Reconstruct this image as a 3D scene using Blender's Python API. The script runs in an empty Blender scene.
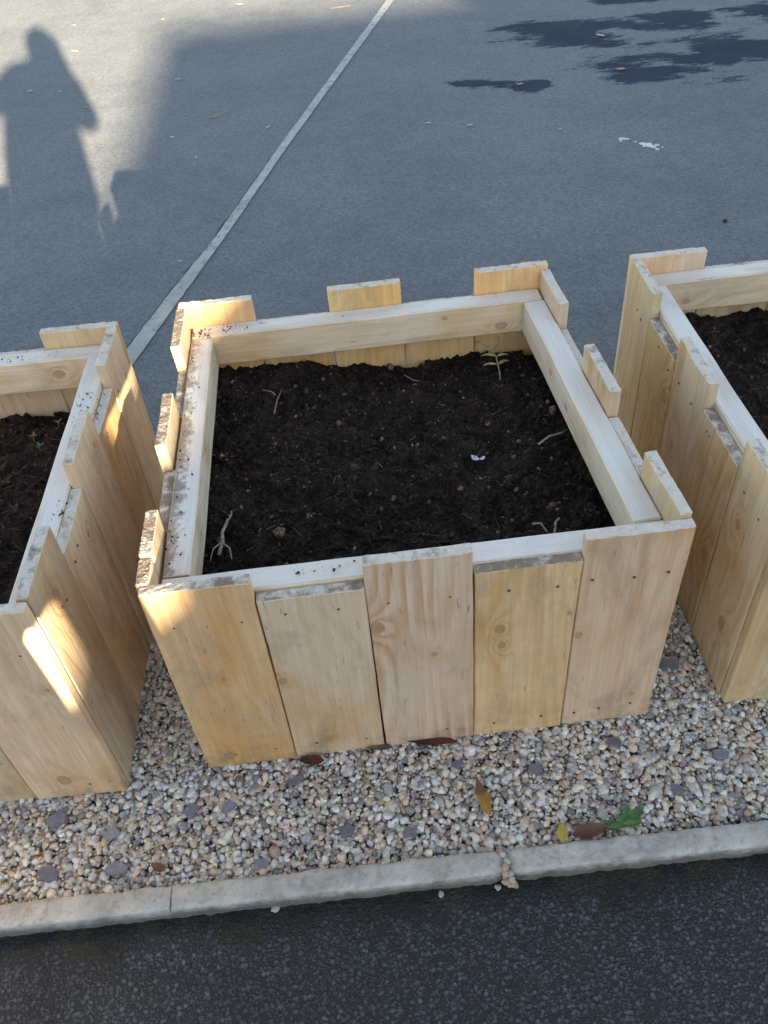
import bpy, bmesh, math, random
import numpy as np
from mathutils import Vector, Matrix, Euler, noise as mn

S = 0.85                       # layout units -> metres (the centre planter is one layout unit wide)
sc = bpy.context.scene
col = sc.collection
R = math.radians

# ------------------------------------------------------------------ helpers
def tag(o, label=None, cat=None, group=None, kind=None):
    if label: o['label'] = label
    if cat: o['category'] = cat
    if group: o['group'] = group
    if kind: o['kind'] = kind
    return o

def empty(name, loc=(0, 0, 0), rz=0.0):
    o = bpy.data.objects.new(name, None)
    o.empty_display_size = 0.05
    col.objects.link(o)
    o.location = Vector(loc) * S
    o.rotation_euler = (0, 0, rz)
    return o

def link(name, me, mats, parent=None, loc=(0, 0, 0), rot=(0, 0, 0), color=None):
    o = bpy.data.objects.new(name, me)
    col.objects.link(o)
    if mats is not None and len(me.materials) == 0:
        for m in (mats if isinstance(mats, (list, tuple)) else [mats]):
            me.materials.append(m)
    o.location = Vector(loc) * S
    o.rotation_euler = rot
    if parent is not None: o.parent = parent
    if color is not None: o.color = color
    return o

def mesh(name, V, F, mi=None, smooth=False):
    me = bpy.data.meshes.new(name)
    me.from_pydata([(v[0]*S, v[1]*S, v[2]*S) for v in V], [], F)
    if mi is not None: me.polygons.foreach_set('material_index', mi)
    if smooth: me.polygons.foreach_set('use_smooth', [True]*len(me.polygons))
    me.update()
    return me

def np_mesh(name, V, F, tint=None, smooth=True, mi=None):
    """triangles from numpy arrays"""
    me = bpy.data.meshes.new(name)
    nv, nf = len(V), len(F)
    me.vertices.add(nv); me.vertices.foreach_set('co', (V*S).astype(np.float32).ravel())
    me.loops.add(nf*3); me.loops.foreach_set('vertex_index', F.astype(np.int32).ravel())
    me.polygons.add(nf)
    me.polygons.foreach_set('loop_start', np.arange(0, nf*3, 3, dtype=np.int32))
    me.polygons.foreach_set('use_smooth', smooth if isinstance(smooth, np.ndarray) else np.full(nf, smooth))
    if mi is not None: me.polygons.foreach_set('material_index', mi.astype(np.int32))
    me.update(calc_edges=True)
    if tint is not None:
        a = me.attributes.new('tint', 'FLOAT_COLOR', 'POINT')
        c4 = np.ones((nv, 4), np.float32); c4[:, :3] = tint
        a.data.foreach_set('color', c4.ravel())
    me.validate()
    return me

def lattice(xs, ys, zs, fn, top_mat=1):
    """surface of a box subdivided at xs, ys, zs; fn(i,j,k,x,y,z)->co"""
    idx = {}; V = []; F = []; M = []
    nx, ny, nz = len(xs)-1, len(ys)-1, len(zs)-1
    def v(i, j, k):
        if (i, j, k) not in idx:
            idx[(i, j, k)] = len(V); V.append(fn(i, j, k, xs[i], ys[j], zs[k]))
        return idx[(i, j, k)]
    for i in range(nx):
        for k in range(nz):
            F.append((v(i,0,k), v(i+1,0,k), v(i+1,0,k+1), v(i,0,k+1))); M.append(0)
            F.append((v(i,ny,k), v(i,ny,k+1), v(i+1,ny,k+1), v(i+1,ny,k))); M.append(0)
    for j in range(ny):
        for k in range(nz):
            F.append((v(0,j,k), v(0,j,k+1), v(0,j+1,k+1), v(0,j+1,k))); M.append(0)
            F.append((v(nx,j,k), v(nx,j+1,k), v(nx,j+1,k+1), v(nx,j,k+1))); M.append(0)
    for i in range(nx):
        for j in range(ny):
            F.append((v(i,j,0), v(i,j+1,0), v(i+1,j+1,0), v(i+1,j,0))); M.append(top_mat)
            F.append((v(i,j,nz), v(i+1,j,nz), v(i+1,j+1,nz), v(i,j+1,nz))); M.append(top_mat)
    return V, F, M

def spaced(a, b, n, e):
    """n segments between a and b plus a thin segment of width e at either end"""
    return [a] + [a+e+(b-a-2*e)*t/n for t in range(n+1)] + [b]

def N3(x, y, z): return mn.noise(Vector((x, y, z)))

# ------------------------------------------------------------------ node helpers
class NT:
    def __init__(self, name):
        self.m = bpy.data.materials.new(name); self.m.use_nodes = True
        self.t = self.m.node_tree; self.b = self.t.nodes['Principled BSDF']
    def n(self, typ, **kw):
        nd = self.t.nodes.new(typ)
        for k, v in kw.items(): setattr(nd, k, v)
        return nd
    def set(self, sock, val):
        if hasattr(val, 'is_output') or isinstance(val, bpy.types.NodeSocket): self.t.links.new(val, sock)
        else: sock.default_value = val
    def math(self, op, a, b=None, c=None, clamp=False):
        nd = self.n('ShaderNodeMath', operation=op); nd.use_clamp = clamp
        for i, v in enumerate((a, b, c)):
            if v is not None: self.set(nd.inputs[i], v)
        return nd.outputs[0]
    def vmath(self, op, a, b=None):
        nd = self.n('ShaderNodeVectorMath', operation=op)
        self.set(nd.inputs[0], a)
        if b is not None: self.set(nd.inputs[1], b)
        return nd.outputs['Value'] if op in ('LENGTH', 'DISTANCE', 'DOT_PRODUCT') else nd.outputs[0]
    def noise(self, vec, scale, detail=3.0, rough=0.55, dist=0.0, out='Fac'):
        nd = self.n('ShaderNodeTexNoise'); self.set(nd.inputs['Vector'], vec)
        nd.inputs['Scale'].default_value = scale; nd.inputs['Detail'].default_value = detail
        nd.inputs['Roughness'].default_value = rough; nd.inputs['Distortion'].default_value = dist
        return nd.outputs[out]
    def voro(self, vec, scale, feature='F1', out='Distance', rand=1.0):
        nd = self.n('ShaderNodeTexVoronoi', feature=feature); self.set(nd.inputs['Vector'], vec)
        nd.inputs['Scale'].default_value = scale; nd.inputs['Randomness'].default_value = rand
        return nd.outputs[out]
    def ramp(self, fac, a, b, lo=0.0, hi=1.0):
        nd = self.n('ShaderNodeMapRange'); nd.interpolation_type = 'SMOOTHSTEP'
        self.set(nd.inputs[0], fac)
        for i, v in enumerate((a, b, lo, hi)): self.set(nd.inputs[1+i], v)
        return nd.outputs[0]
    def mix(self, fac, a, b, mode='MIX'):
        nd = self.n('ShaderNodeMix', data_type='RGBA', blend_type=mode)
        self.set(nd.inputs['Factor'], fac)
        for s, v in ((nd.inputs[6], a), (nd.inputs[7], b)):
            if isinstance(v, tuple): v = (v + (1,))[:4]
            self.set(s, v)
        return nd.outputs[2]
    def crgb(self, fac, stops):
        nd = self.n('ShaderNodeValToRGB'); self.set(nd.inputs[0], fac)
        e = nd.color_ramp.elements
        while len(e) < len(stops): e.new(0.5)
        for el, (p, c) in zip(e, stops): el.position = p; el.color = c + (1,)
        return nd.outputs[0]
    def scale(self, vec, s): return self.vmath('MULTIPLY', vec, s)
    def obj(self): return self.n('ShaderNodeTexCoord').outputs['Object']
    def bump(self, h, strength=0.3, dist=0.01, prev=None):
        nd = self.n('ShaderNodeBump'); self.set(nd.inputs['Height'], h)
        nd.inputs['Strength'].default_value = strength; nd.inputs['Distance'].default_value = dist
        if prev is not None: self.set(nd.inputs['Normal'], prev)
        return nd.outputs[0]
    def done(self, color, rough=0.7, normal=None, spec=0.5):
        b = self.b
        if isinstance(color, tuple): color = (color + (1,))[:4]
        self.set(b.inputs['Base Color'], color); self.set(b.inputs['Roughness'], rough)
        self.set(b.inputs['Specular IOR Level'], spec)
        if normal is not None: self.set(b.inputs['Normal'], normal)
        return self.m

def plain(name, c, rough=0.7, var=0.25, scale=40, bump=0.2, spec=0.4, metal=0.0):
    m = NT(name); p = m.obj(); f = m.noise(p, scale, 4)
    cc = m.mix(m.ramp(f, 0.3, 0.7), tuple(x*(1-var) for x in c), tuple(min(1, x*(1+var)) for x in c))
    m.b.inputs['Metallic'].default_value = metal
    return m.done(cc, rough, m.bump(f, bump, 0.004), spec)

# ------------------------------------------------------------------ wood
def wood_material(name, end=False):
    m = NT(name)
    info = m.n('ShaderNodeObjectInfo'); rnd = info.outputs['Random']
    off = m.n('ShaderNodeCombineXYZ')
    m.set(off.inputs[0], m.math('MULTIPLY', rnd, 37.0)); m.set(off.inputs[1], m.math('MULTIPLY', rnd, 91.0)); m.set(off.inputs[2], m.math('MULTIPLY', rnd, 53.0))
    p0 = m.obj(); p = m.vmath('ADD', p0, off.outputs[0])
    dirt = info.outputs['Alpha']
    geo = m.n('ShaderNodeNewGeometry')
    nsep = m.n('ShaderNodeSeparateXYZ'); m.set(nsep.inputs[0], geo.outputs['Normal'])
    up = m.ramp(nsep.outputs[2], 0.6, 0.9)
    if end:
        a = m.noise(m.scale(p, (1, 1, 0.4)), 55, 5, 0.75); b = m.noise(p, 190, 3, 0.7); c = m.noise(p, 14, 3)
        saw = m.noise(m.scale(p, (260, 30, 30)), 1.0, 2)
        h = m.math('ADD', m.math('MULTIPLY', a, 0.6), m.math('ADD', m.math('MULTIPLY', b, 0.3), m.math('MULTIPLY', saw, 0.3)))
        cc = m.crgb(h, [(0.30, (0.42, 0.34, 0.25)), (0.50, (0.66, 0.59, 0.49)), (0.72, (0.77, 0.73, 0.66))])
        cc = m.mix(0.2, cc, m.mix(1.0, cc, info.outputs['Color'], 'MULTIPLY'))
        dm = m.ramp(m.math('ADD', m.noise(p, 34, 4, 0.7), m.math('MULTIPLY', dirt, 0.32)), 0.60, 0.86)
        cc = m.mix(m.math('MULTIPLY', dm, 0.85), cc, (0.17, 0.11, 0.07))
        return m.done(cc, 0.85, m.bump(h, 0.7, 0.004), 0.25)
    # knots: centres and radii are stored on each mesh
    sq = m.n('ShaderNodeSeparateXYZ'); m.set(sq.inputs[0], p0)
    wob = m.math('MULTIPLY', m.math('SUBTRACT', m.noise(p, 70, 3), 0.5), 0.7)
    kd = None
    for an in ('knot_a', 'knot_b'):
        ka = m.n('ShaderNodeAttribute', attribute_name=an); ks = m.n('ShaderNodeSeparateXYZ'); m.set(ks.inputs[0], ka.outputs['Vector'])
        dx = m.math('SUBTRACT', sq.outputs[0], ks.outputs[0]); dz = m.math('MULTIPLY', m.math('SUBTRACT', sq.outputs[2], ks.outputs[1]), 0.72)
        d = m.math('DIVIDE', m.math('SQRT', m.math('ADD', m.math('MULTIPLY', dx, dx), m.math('MULTIPLY', dz, dz))), m.math('MAXIMUM', ks.outputs[2], 0.0005))
        kd = d if kd is None else m.math('MINIMUM', kd, d)
    kd = m.math('ADD', kd, wob)
    kcore = m.ramp(kd, 1.15, 0.75)
    khalo = m.math('DIVIDE', 1.0, m.math('ADD', 1.0, m.math('MULTIPLY', m.math('MULTIPLY', kd, kd), 0.22)))
    grain = m.math('MULTIPLY', info.outputs['Object Index'], 0.01)
    # growth rings: contour lines of a stretched field
    fld = m.noise(m.scale(p, (4.2, 4.2, 0.75)), 1.0, 2.0, 0.45, 0.25)
    sx = m.n('ShaderNodeSeparateXYZ'); m.set(sx.inputs[0], p)
    sxx = m.n('ShaderNodeSeparateXYZ'); m.set(sxx.inputs[0], p0)
    amp = m.math('ADD', 5.0, m.math('MULTIPLY', m.math('FRACT', m.math('MULTIPLY', rnd, 7.31)), 8.0))
    g = m.math('ADD', m.math('MULTIPLY', fld, amp), m.math('MULTIPLY', khalo, 3.2))
    g = m.math('ADD', g, m.math('MULTIPLY', sxx.outputs[0], 26.0))
    g = m.math('ADD', g, m.math('MULTIPLY', m.noise(m.scale(p, (40, 40, 2.2)), 1.0, 3), 1.5))
    ring = m.math('FRACT', g)
    late = m.math('MULTIPLY', m.ramp(ring, 0.2, 0.8), m.ramp(ring, 1.0, 0.82))
    late = m.math('MULTIPLY', late, m.ramp(m.noise(m.scale(p, (9, 9, 3)), 1.0, 2), 0.3, 0.65))
    fib = m.noise(m.scale(p, (210, 210, 5)), 1.0, 4, 0.65)
    fib2 = m.noise(m.scale(p, (60, 60, 1.6)), 1.0, 3, 0.6)
    base = info.outputs['Color']
    cc = m.mix(m.math('MULTIPLY', late, m.math('ADD', .22, m.math('MULTIPLY', grain, .75))), base, m.mix(1.0, base, (0.80, 0.66, 0.50), 'MULTIPLY'))
    cc = m.mix(m.ramp(fib, 0.35, 0.75), m.mix(1.0, cc, (0.92, 0.90, 0.87), 'MULTIPLY'), m.mix(1.0, cc, (1.06, 1.06, 1.07), 'MULTIPLY'))
    cc = m.mix(m.math('MULTIPLY', m.ramp(fib2, 0.45, 0.8), 0.35), cc, m.mix(1.0, cc, (0.82, 0.72, 0.60), 'MULTIPLY'))
    st = m.noise(m.scale(p, (5, 5, 2.4)), 1.0, 4, 0.6, 0.6)
    cc = m.mix(m.math('MULTIPLY', m.ramp(st, 0.44, 0.68), 0.85), cc, m.mix(1.0, cc, (0.90, 0.76, 0.55), 'MULTIPLY'))
    st2 = m.noise(m.scale(p, (6, 6, 3.0)), 1.7, 4, 0.65, 0.8)
    cc = m.mix(m.math('MULTIPLY', m.ramp(st2, 0.48, 0.70), 0.75), cc, m.mix(0.35, m.mix(1.0, cc, (0.84, 0.82, 0.78), 'MULTIPLY'), (0.36, 0.31, 0.24)))
    # grey-green treatment blotches and small dark flecks
    fl = m.noise(m.scale(p, (150, 150, 24)), 1.0, 2, 0.5)
    cc = m.mix(m.math('MULTIPLY', m.ramp(fl, 0.66, 0.78), 0.55), cc, (0.20, 0.12, 0.06))
    cc = m.mix(m.math('MULTIPLY', m.ramp(kd, 6.5, 1.0), 0.30), cc, m.mix(1.0, cc, (0.88, 0.70, 0.48), 'MULTIPLY'))
    kr = m.math('FRACT', m.math('MULTIPLY', kd, 3.6))
    kc = m.mix(m.ramp(kr, 0.2, 0.9), (0.46, 0.29, 0.15), (0.33, 0.185, 0.085))
    cc = m.mix(m.math('MULTIPLY', kcore, 0.62), cc, kc)
    cc = m.mix(m.math('MULTIPLY', m.math('MULTIPLY', m.ramp(kd, .7, .95), m.ramp(kd, 1.35, 1.05)), .32), cc, (0.20, 0.10, 0.045))
    # upward faces: sky brightness painted over bleached wood, then soil smears
    cc = m.mix(m.math('MULTIPLY', up, 0.62), cc, m.mix(late, (0.80, 0.79, 0.77), (0.68, 0.66, 0.63)))
    d1 = m.noise(p, 46, 5, 0.75); d2 = m.noise(p, 8, 3, 0.6)
    dsum = m.math('ADD', m.math('ADD', m.math('MULTIPLY', d1, 0.8), m.math('MULTIPLY', d2, 0.5)), m.math('MULTIPLY', dirt, m.math('SUBTRACT', 0.29, m.math('MULTIPLY', sxx.outputs[1], 9.0))))
    dm = m.math('MULTIPLY', m.ramp(dsum, 0.92, 1.12), m.math('ADD', m.math('MULTIPLY', up, 0.85), 0.12))
    dm = m.math('MULTIPLY', dm, m.ramp(dirt, 0.0, 0.25))
    cc = m.mix(m.math('MULTIPLY', dm, .8), cc, (0.20, 0.135, 0.085))
    # splash dirt at the foot (world height)
    wz = m.n('ShaderNodeSeparateXYZ'); m.set(wz.inputs[0], geo.outputs['Position'])
    foot = m.math('MULTIPLY', m.ramp(wz.outputs[2], 0.10, 0.0), m.ramp(m.noise(p, 16, 4, 0.7), 0.42, 0.66))
    cc = m.mix(m.math('MULTIPLY', foot, 0.5), cc, (0.22, 0.17, 0.11))
    h = m.math('ADD', m.math('MULTIPLY', fib, 0.6), m.math('ADD', m.math('MULTIPLY', late, 0.35), m.math('MULTIPLY', fib2, 0.5)))
    saw = m.noise(m.scale(p, (8, 8, 420)), 1.0, 2, 0.5)
    cc = m.mix(m.math('MULTIPLY', m.ramp(saw, .45, .75), m.math('MULTIPLY', m.ramp(st2, .40, .6), .16)), cc, m.mix(1.0, cc, (.80, .76, .70), 'MULTIPLY'))
    h = m.math('ADD', h, m.math('MULTIPLY', saw, .35))
    return m.done(cc, 0.72, m.bump(h, 0.6, 0.0026), 0.25)

WOOD = wood_material('softwood'); ENDG = wood_material('sawn_end_grain', True)
STEEL = plain('dull_nail_steel', (0.17, 0.12, 0.085), 0.5, 0.5, 300, 0.3, 0.5, 0.6)
STAIN = plain('rust_stain', (0.18, 0.12, 0.075), 0.8, 0.4, 200, 0.2)

def knots_to(me, ks):
    for an, k in zip(('knot_a', 'knot_b'), (list(ks)+[(9, 9, .001)]*2)[:2]):
        a = me.attributes.new(an, 'FLOAT_VECTOR', 'POINT')
        a.data.foreach_set('vector', np.tile(np.array(k, np.float32)*S, len(me.vertices)))

def board_mesh(name, w, t, h, seed, rough=1.0, knots=None, length_axis_bow=0.004, both=False):
    rnd = random.Random(seed)
    e = 0.0022
    xs = spaced(-w/2, w/2, 26, e); ys = spaced(-t/2, t/2, 5, e)
    zs = [0, e] + [h*(k+1)/16 for k in range(14)] + [h-0.008, h-e, h]
    bow = rnd.uniform(-1, 1)*length_axis_bow; cup = rnd.uniform(-1, 1)*0.0015; skew = rnd.uniform(-1, 1)*0.003
    so = rnd.uniform(0, 99)
    nx, ny, nz = len(xs)-1, len(ys)-1, len(zs)-1
    def fn(i, j, k, x, y, z):
        ex = i in (0, nx); ey = j in (0, ny); ez = k in (0, nz)
        X, Y, Z = x, y, z
        b = e*0.55
        if ex + ey + ez >= 2:
            if ex: X -= math.copysign(b, x)
            if ey: Y -= math.copysign(b, y)
            if ez: Z += (-b if k else b)
        u = z/h
        Y += bow*4*u*(1-u) + cup*((2*x/w)**2)
        X += skew*(u-0.5) + 0.0011*N3(so+1.7*(1 if i < nx/2 else 2), y*9, z*16)
        Y += 0.0009*N3(x*14+so, 3 if j < ny/2 else 7, z*7)
        if k >= nz-1 or (both and k <= 1):
            s = 1.0 if k == nz or k == 0 else 0.55
            jit = rough*s*(0.0007*N3(x*55+so, y*55, 1.3) + 0.0026*N3(x*230+so, y*230, 4.3) + 0.0028*N3(x*8+so, 0, 2.1))
            Z += jit if k >= nz-1 else 0
            if ey or ex:
                a = rough*0.0013*N3(x*210+so, y*100, 8.8)
                if ey: Y += a
        return (X, Y, Z)
    V, F, M = lattice(xs, ys, zs, fn)
    me = mesh(name, V, F, M)
    if knots is None:
        knots = [(rnd.uniform(-.4, .4)*w, rnd.uniform(.08, .92)*h, rnd.choice((.004, .006, .009, .012, .014))) for _ in range(rnd.choice((0, 1, 1, 2, 2)))]
    knots_to(me, knots)
    me.materials.append(WOOD); me.materials.append(ENDG)
    return me

def rail_mesh(name, L, w, h, seed):
    """bar with its length along local z, centred; w along local y (horizontal), h along local x (vertical)"""
    rnd = random.Random(seed); e = 0.003; so = rnd.uniform(0, 99)
    xs = spaced(-h/2, h/2, 4, e); ys = spaced(-w/2, w/2, 4, e); n = 28
    zs = spaced(-L/2, L/2, n, e)
    nx, ny, nz = len(xs)-1, len(ys)-1, len(zs)-1
    def fn(i, j, k, x, y, z):
        ex = i in (0, nx); ey = j in (0, ny); ez = k in (0, nz); X, Y, Z = x, y, z; b = e*0.6
        if ex + ey + ez >= 2:
            if ex: X -= math.copysign(b, x)
            if ey: Y -= math.copysign(b, y)
            if ez: Z -= math.copysign(b, z)
        X += 0.0016*N3(so, 1 if i < nx/2 else 3, z*9); Y += 0.0014*N3(so+5, 1 if j < ny/2 else 3, z*8)
        return (X, Y, Z)
    V, F, M = lattice(xs, ys, zs, fn)
    me = mesh(name, V, F, M); knots_to(me, [(rnd.uniform(-.3, .3)*h, rnd.uniform(-.45, .45)*L, rnd.choice((.005, .007, .010))) for _ in range(2)]); me.materials.append(WOOD); me.materials.append(ENDG)
    return me

def nail_mesh():
    bm = bmesh.new()
    bmesh.ops.create_cone(bm, cap_ends=True, segments=10, radius1=0.0032*S, radius2=0.0027*S, depth=0.0016*S)
    me = bpy.data.meshes.new('nail'); bm.to_mesh(me); bm.free(); me.materials.append(STEEL); return me
NAIL = nail_mesh()

TONES = [(0.62, 0.46, 0.27), (0.65, 0.52, 0.35), (0.57, 0.46, 0.325), (0.62, 0.49, 0.30), (0.63, 0.50, 0.335), (0.58, 0.48, 0.335), (0.65, 0.50, 0.31)]
TB = 0.024; RW = 0.053; RH = 0.090; HR = 0.55; DP = 0.974

def planter(name, loc, rz, label, front, right, back, left, xr, seed, dirt, led=None):
    """local origin at the front-left bottom corner; lists give each board's top above the rail top"""
    root = empty(name, loc, rz); tag(root, label, 'planter', 'wooden planters on the gravel')
    rnd = random.Random(seed)
    Wb = 1 + xr
    def P(x, y): return (x*(1 + xr*y/DP), y)
    ra = math.atan2(-xr, DP)           # lean of the right-hand side
    def put(cx, cy, w, ang, extra, k, tone=None, nails=(), drt=0.0, tb=TB, knots=None, grain=None):
        h = HR + extra
        me = board_mesh('board', w-0.0028, tb, h, seed*100+k, rough=0.75 if extra > 0.02 else 0.5, knots=knots)
        tn = tone or TONES[rnd.randrange(len(TONES))]; tn = (tn[0]*1.30, tn[1]*1.22, tn[2]*1.24) if tone else (tn[0]*1.24, tn[1]*1.22, tn[2]*1.27)
        tn = tuple(min(c, .86) for c in tn)
        tn = tuple(c*rnd.uniform(.97, 1.03) for c in tn)
        j = rnd.uniform(0.90, 1.06)
        o = link('board', me, None, root, (cx, cy, -0.004), (0, 0, ang), (tn[0]*j, tn[1]*j, tn[2]*j, drt)); o.pass_index = rnd.randrange(10, 75) if grain is None else grain
        for (nx, nz) in nails:           # local x across the board, height
            no = link('nail', NAIL, None, o, (nx, -tb/2-0.0006, nz), (R(90)+rnd.uniform(-.1, .1), 0, rnd.uniform(-.1, .1)))
        return o
    fx = [0, .2, .4, .6, .8, 1.0]
    for i in range(5):
        e, tone, nails, *more = front[i]
        put((fx[i]+fx[i+1])/2, TB/2 + rnd.uniform(-.001, .001), .2, 0, e, i, tone, nails, more[2] if len(more) > 2 else .3, knots=more[0] if more else None, grain=more[1] if more else None)
    bw = Wb/5
    for i in range(5):
        e, tone, nails = back[i]
        put(bw*(i+.5), DP-TB/2, bw, R(180), e, 10+i, tone, nails, dirt*rnd.uniform(.2, .7))
    ed = [TB, .205, .40, .585, .775, DP-TB]
    le = led or ed
    for i in range(len(le)-1):
        y0, y1 = le[i], le[i+1]
        e, tone, nails = left[i]
        put(TB/2 - (.004 if led and e > .02 else 0), (y0+y1)/2, y1-y0, R(-90), e, 20+i, tone, nails, max(dirt, rnd.uniform(.4, 1.0)) if e < .02 or dirt > .9 else rnd.uniform(.2, .6))
    for i in range(5):
        y0, y1 = ed[i], ed[i+1]; ym = (y0+y1)/2
        e, tone, nails = right[i]
        x, _ = P(1, ym)
        put(x-TB/2, ym, y1-y0, R(90)+ra, e, 30+i, tone, nails, rnd.uniform(.1, .5))
    # rails: two full width, two between them
    rt = [(0.80, 0.67, 0.50), (0.84, 0.69, 0.50), (0.80, 0.70, 0.56), (0.82, 0.71, 0.56)]
    zc = HR - RH/2
    def rail(x0, y0, x1, y1, k, drt):
        L = math.hypot(x1-x0, y1-y0); a = math.atan2(y1-y0, x1-x0)
        me = rail_mesh('rail', L, RW, RH, seed*77+k)
        me_o = o = link('rail', me, None, root, ((x0+x1)/2, (y0+y1)/2, zc+0.0015*rnd.uniform(-1, 1)), (0, 0, 0), rt[k] + (drt,))
        # local z -> direction, local x -> up, local y -> horizontal
        o.pass_index = rnd.randrange(15, 60)
        dz = Vector((math.cos(a), math.sin(a), 0)); dx = Vector((0, 0, 1)); dy = dz.cross(dx)
        o.rotation_euler = Matrix((dx, dy, dz)).transposed().to_euler()
    g = 0.0015
    rail(TB+g, TB+RW/2+g, 1-TB-g, TB+RW/2+g, 0, 0.2)
    rail(TB+g, DP-TB-RW/2-g, Wb-TB-g, DP-TB-RW/2-g, 1, 0.3+dirt*0.2)
    ya, yb = TB+RW+2*g, DP-TB-RW-2*g
    rail(TB+RW/2+g, ya, TB+RW/2+g, yb, 2, dirt)
    xa, _ = P(1, ya); xb, _ = P(1, yb)
    rail(xa-TB-RW/2-g, ya, xb-TB-RW/2-g, yb, 3, 0.12)
    return root

# tops above the rail, tone, nails (local x, height)
G, PA, TA, YE, LT, GR = (0.62, 0.445, 0.245), (0.66, 0.53, 0.37), (0.62, 0.52, 0.385), (0.65, 0.50, 0.28), (0.64, 0.51, 0.345), (0.56, 0.46, 0.32)
def side(hs, seed, nails=True):
    rnd = random.Random(seed); out = []
    for h in hs:
        nl = [(rnd.uniform(-.07, .07), HR-0.05+rnd.uniform(-.01, .01)) for _ in range(2)] if nails else []
        out.append((h, None, nl))
    return out
bot = lambda *xs: [(x, 0.045 + 0.006*((i*7) % 3)) for i, x in enumerate(xs)]
front_c = [(0.050, G,  [(0.068, .496), (0.002, .494), (-.056, .502)] + bot(-.03, .06), [(-.045, .045, .010), (.0, .33, .004)], 22, .75),
           (-.004, PA, [(-.051, .502), (.047, .498)] + bot(.06, -.05), [(-.088, .295, .007), (-.02, .06, .006)], 18, .7),
           (0.060, TA, [(-.06, .50), (.055, .497)] + bot(.04), [(-.086, .43, .012), (.02, .33, .005)], 100, .45),
           (0.004, YE, [(.057, .489), (-.035, .494)] + bot(-.055, .05), [(-.049, .377, .009), (-.044, .324, .007)], 40, 1.0),
           (0.056, LT, [(.066, .491), (.002, .488), (-.078, .494)] + bot(-.075, -.02, .05), [(-.088, .323, .007), (.05, .09, .004)], 48, .2)]
front_l = side([0.05, 0.0, 0.06, 0.0], 11) + [(0.078, LT, [(.05, .51), (-.05, .50)] + bot(.03, .075), [(-.018, .070, .012), (.06, .40, .004)], 30)]
planter('wooden_planter', (0, 0, 0), 0.0, 'whole square timber planter in the middle of the row, filled with bare dark compost',
        front_c,
        side([0.066, 0.000, 0.066, -.012, 0.058], 5), [(h_, (.66, .47, .23), []) for h_ in (0.066, -.008, 0.066, -.006, 0.070)],  # back boards: golden bounced light painted into their tone
        side([0.052, 0.058, -.006, 0.062, -.008, 0.062], 7), -0.045, 1, 1.0, [TB, .090, .212, .40, .587, .775, DP-TB])
planter('wooden_planter', (-1.179+0.0, -0.030+0.025, 0), R(-1.437), 'timber planter cut off by the left edge, a patch of sun on its front corner',
        front_l, side([0.082, 0.000, 0.066, -.012, 0.052], 12), side([0.05, 0.0, 0.06, -.006, 0.052], 13, False),
        side([0.05, 0.0, 0.06, 0.0, 0.05], 14), 0.0, 2, 0.6)
planter('wooden_planter', (1.1705, 0.0064, 0), R(-0.16), 'timber planter cut off by the right edge, low green-grey board tops beside the middle planter',
        side([0.06, 0.0, 0.05, 0.0, 0.05], 21), side([0.05, 0.0, 0.06, 0.0, 0.05], 22), side([0.055, -.004, 0.05, 0.0, 0.05], 23, False),
        side([0.062, -.012, 0.052, -.014, 0.055], 24), 0.0, 3, 0.35)

# ------------------------------------------------------------------ soil
def soil_material():
    m = NT('dark_compost'); p = m.obj()
    a = m.noise(p, 26, 6, 0.72); b = m.noise(p, 150, 5, 0.7); c = m.noise(p, 6, 3)
    cc = m.crgb(m.math('ADD', m.math('MULTIPLY', a, 0.5), m.math('MULTIPLY', b, 0.5)), [(0.40, (0.004, 0.0025, 0.0018)), (0.52, (0.019, 0.0118, 0.0085)), (0.66, (0.072, 0.047, 0.035))])
    cc = m.mix(m.math('MULTIPLY', m.ramp(c, 0.5, 0.68), 0.45), cc, (0.045, 0.030, 0.024))
    fle = m.ramp(m.noise(m.scale(p, (1, 1, 1)), 330, 2, 0.5), 0.68, 0.76)
    cc = m.mix(m.math('MULTIPLY', fle, 0.7), cc, (0.17, 0.135, 0.11))
    at = m.n('ShaderNodeAttribute', attribute_name='tint')
    cc = m.mix(1.0, cc, at.outputs['Color'], 'MULTIPLY')
    return m.done(cc, 0.9, m.bump(m.math('ADD', a, m.math('MULTIPLY', b, 0.6)), 0.8, 0.006), 0.2)
SOIL = soil_material()
def ico(sub):
    bm = bmesh.new(); bmesh.ops.create_icosphere(bm, subdivisions=sub, radius=1.0)
    V = np.array([v.co[:] for v in bm.verts]); F = np.array([[v.index for v in f.verts] for f in bm.faces]); bm.free(); return V, F
ICO1, ICO2 = ico(1), ico(2)

def rocks(pos, size, shape, rng, ic, rough=0.18, flat=True):
    """many irregular ellipsoids: pos n,3; size n; shape n,3"""
    V0, F0 = ic; n = len(pos); nv = len(V0)
    # a library of lumpy variants
    lib = []
    for s in range(10):
        d = np.array([1 + rough*(N3(*(v*1.1+s*7.3)) * 1.6 + 0.5*N3(*(v*2.6+s*3.1))) for v in V0])
        lib.append(V0*d[:, None])
    lib = np.array(lib); W = lib[rng.integers(0, 10, n)]
    W = W*(shape*size[:, None])[:, None, :]
    az = rng.uniform(0, 2*np.pi, n); ti = rng.normal(0, 0.28, n); tj = rng.normal(0, 0.28, n)
    def rot(W, a, i, j):
        c, s = np.cos(a)[:, None], np.sin(a)[:, None]; X = W[:, :, i]*c - W[:, :, j]*s; Y = W[:, :, i]*s + W[:, :, j]*c
        W = W.copy(); W[:, :, i] = X; W[:, :, j] = Y; return W
    W = rot(W, ti, 0, 2); W = rot(W, tj, 1, 2); W = rot(W, az, 0, 1)
    W = W + pos[:, None, :]
    F = (F0[None] + (np.arange(n)*nv)[:, None, None]).reshape(-1, 3)
    return W.reshape(-1, 3), F

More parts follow.
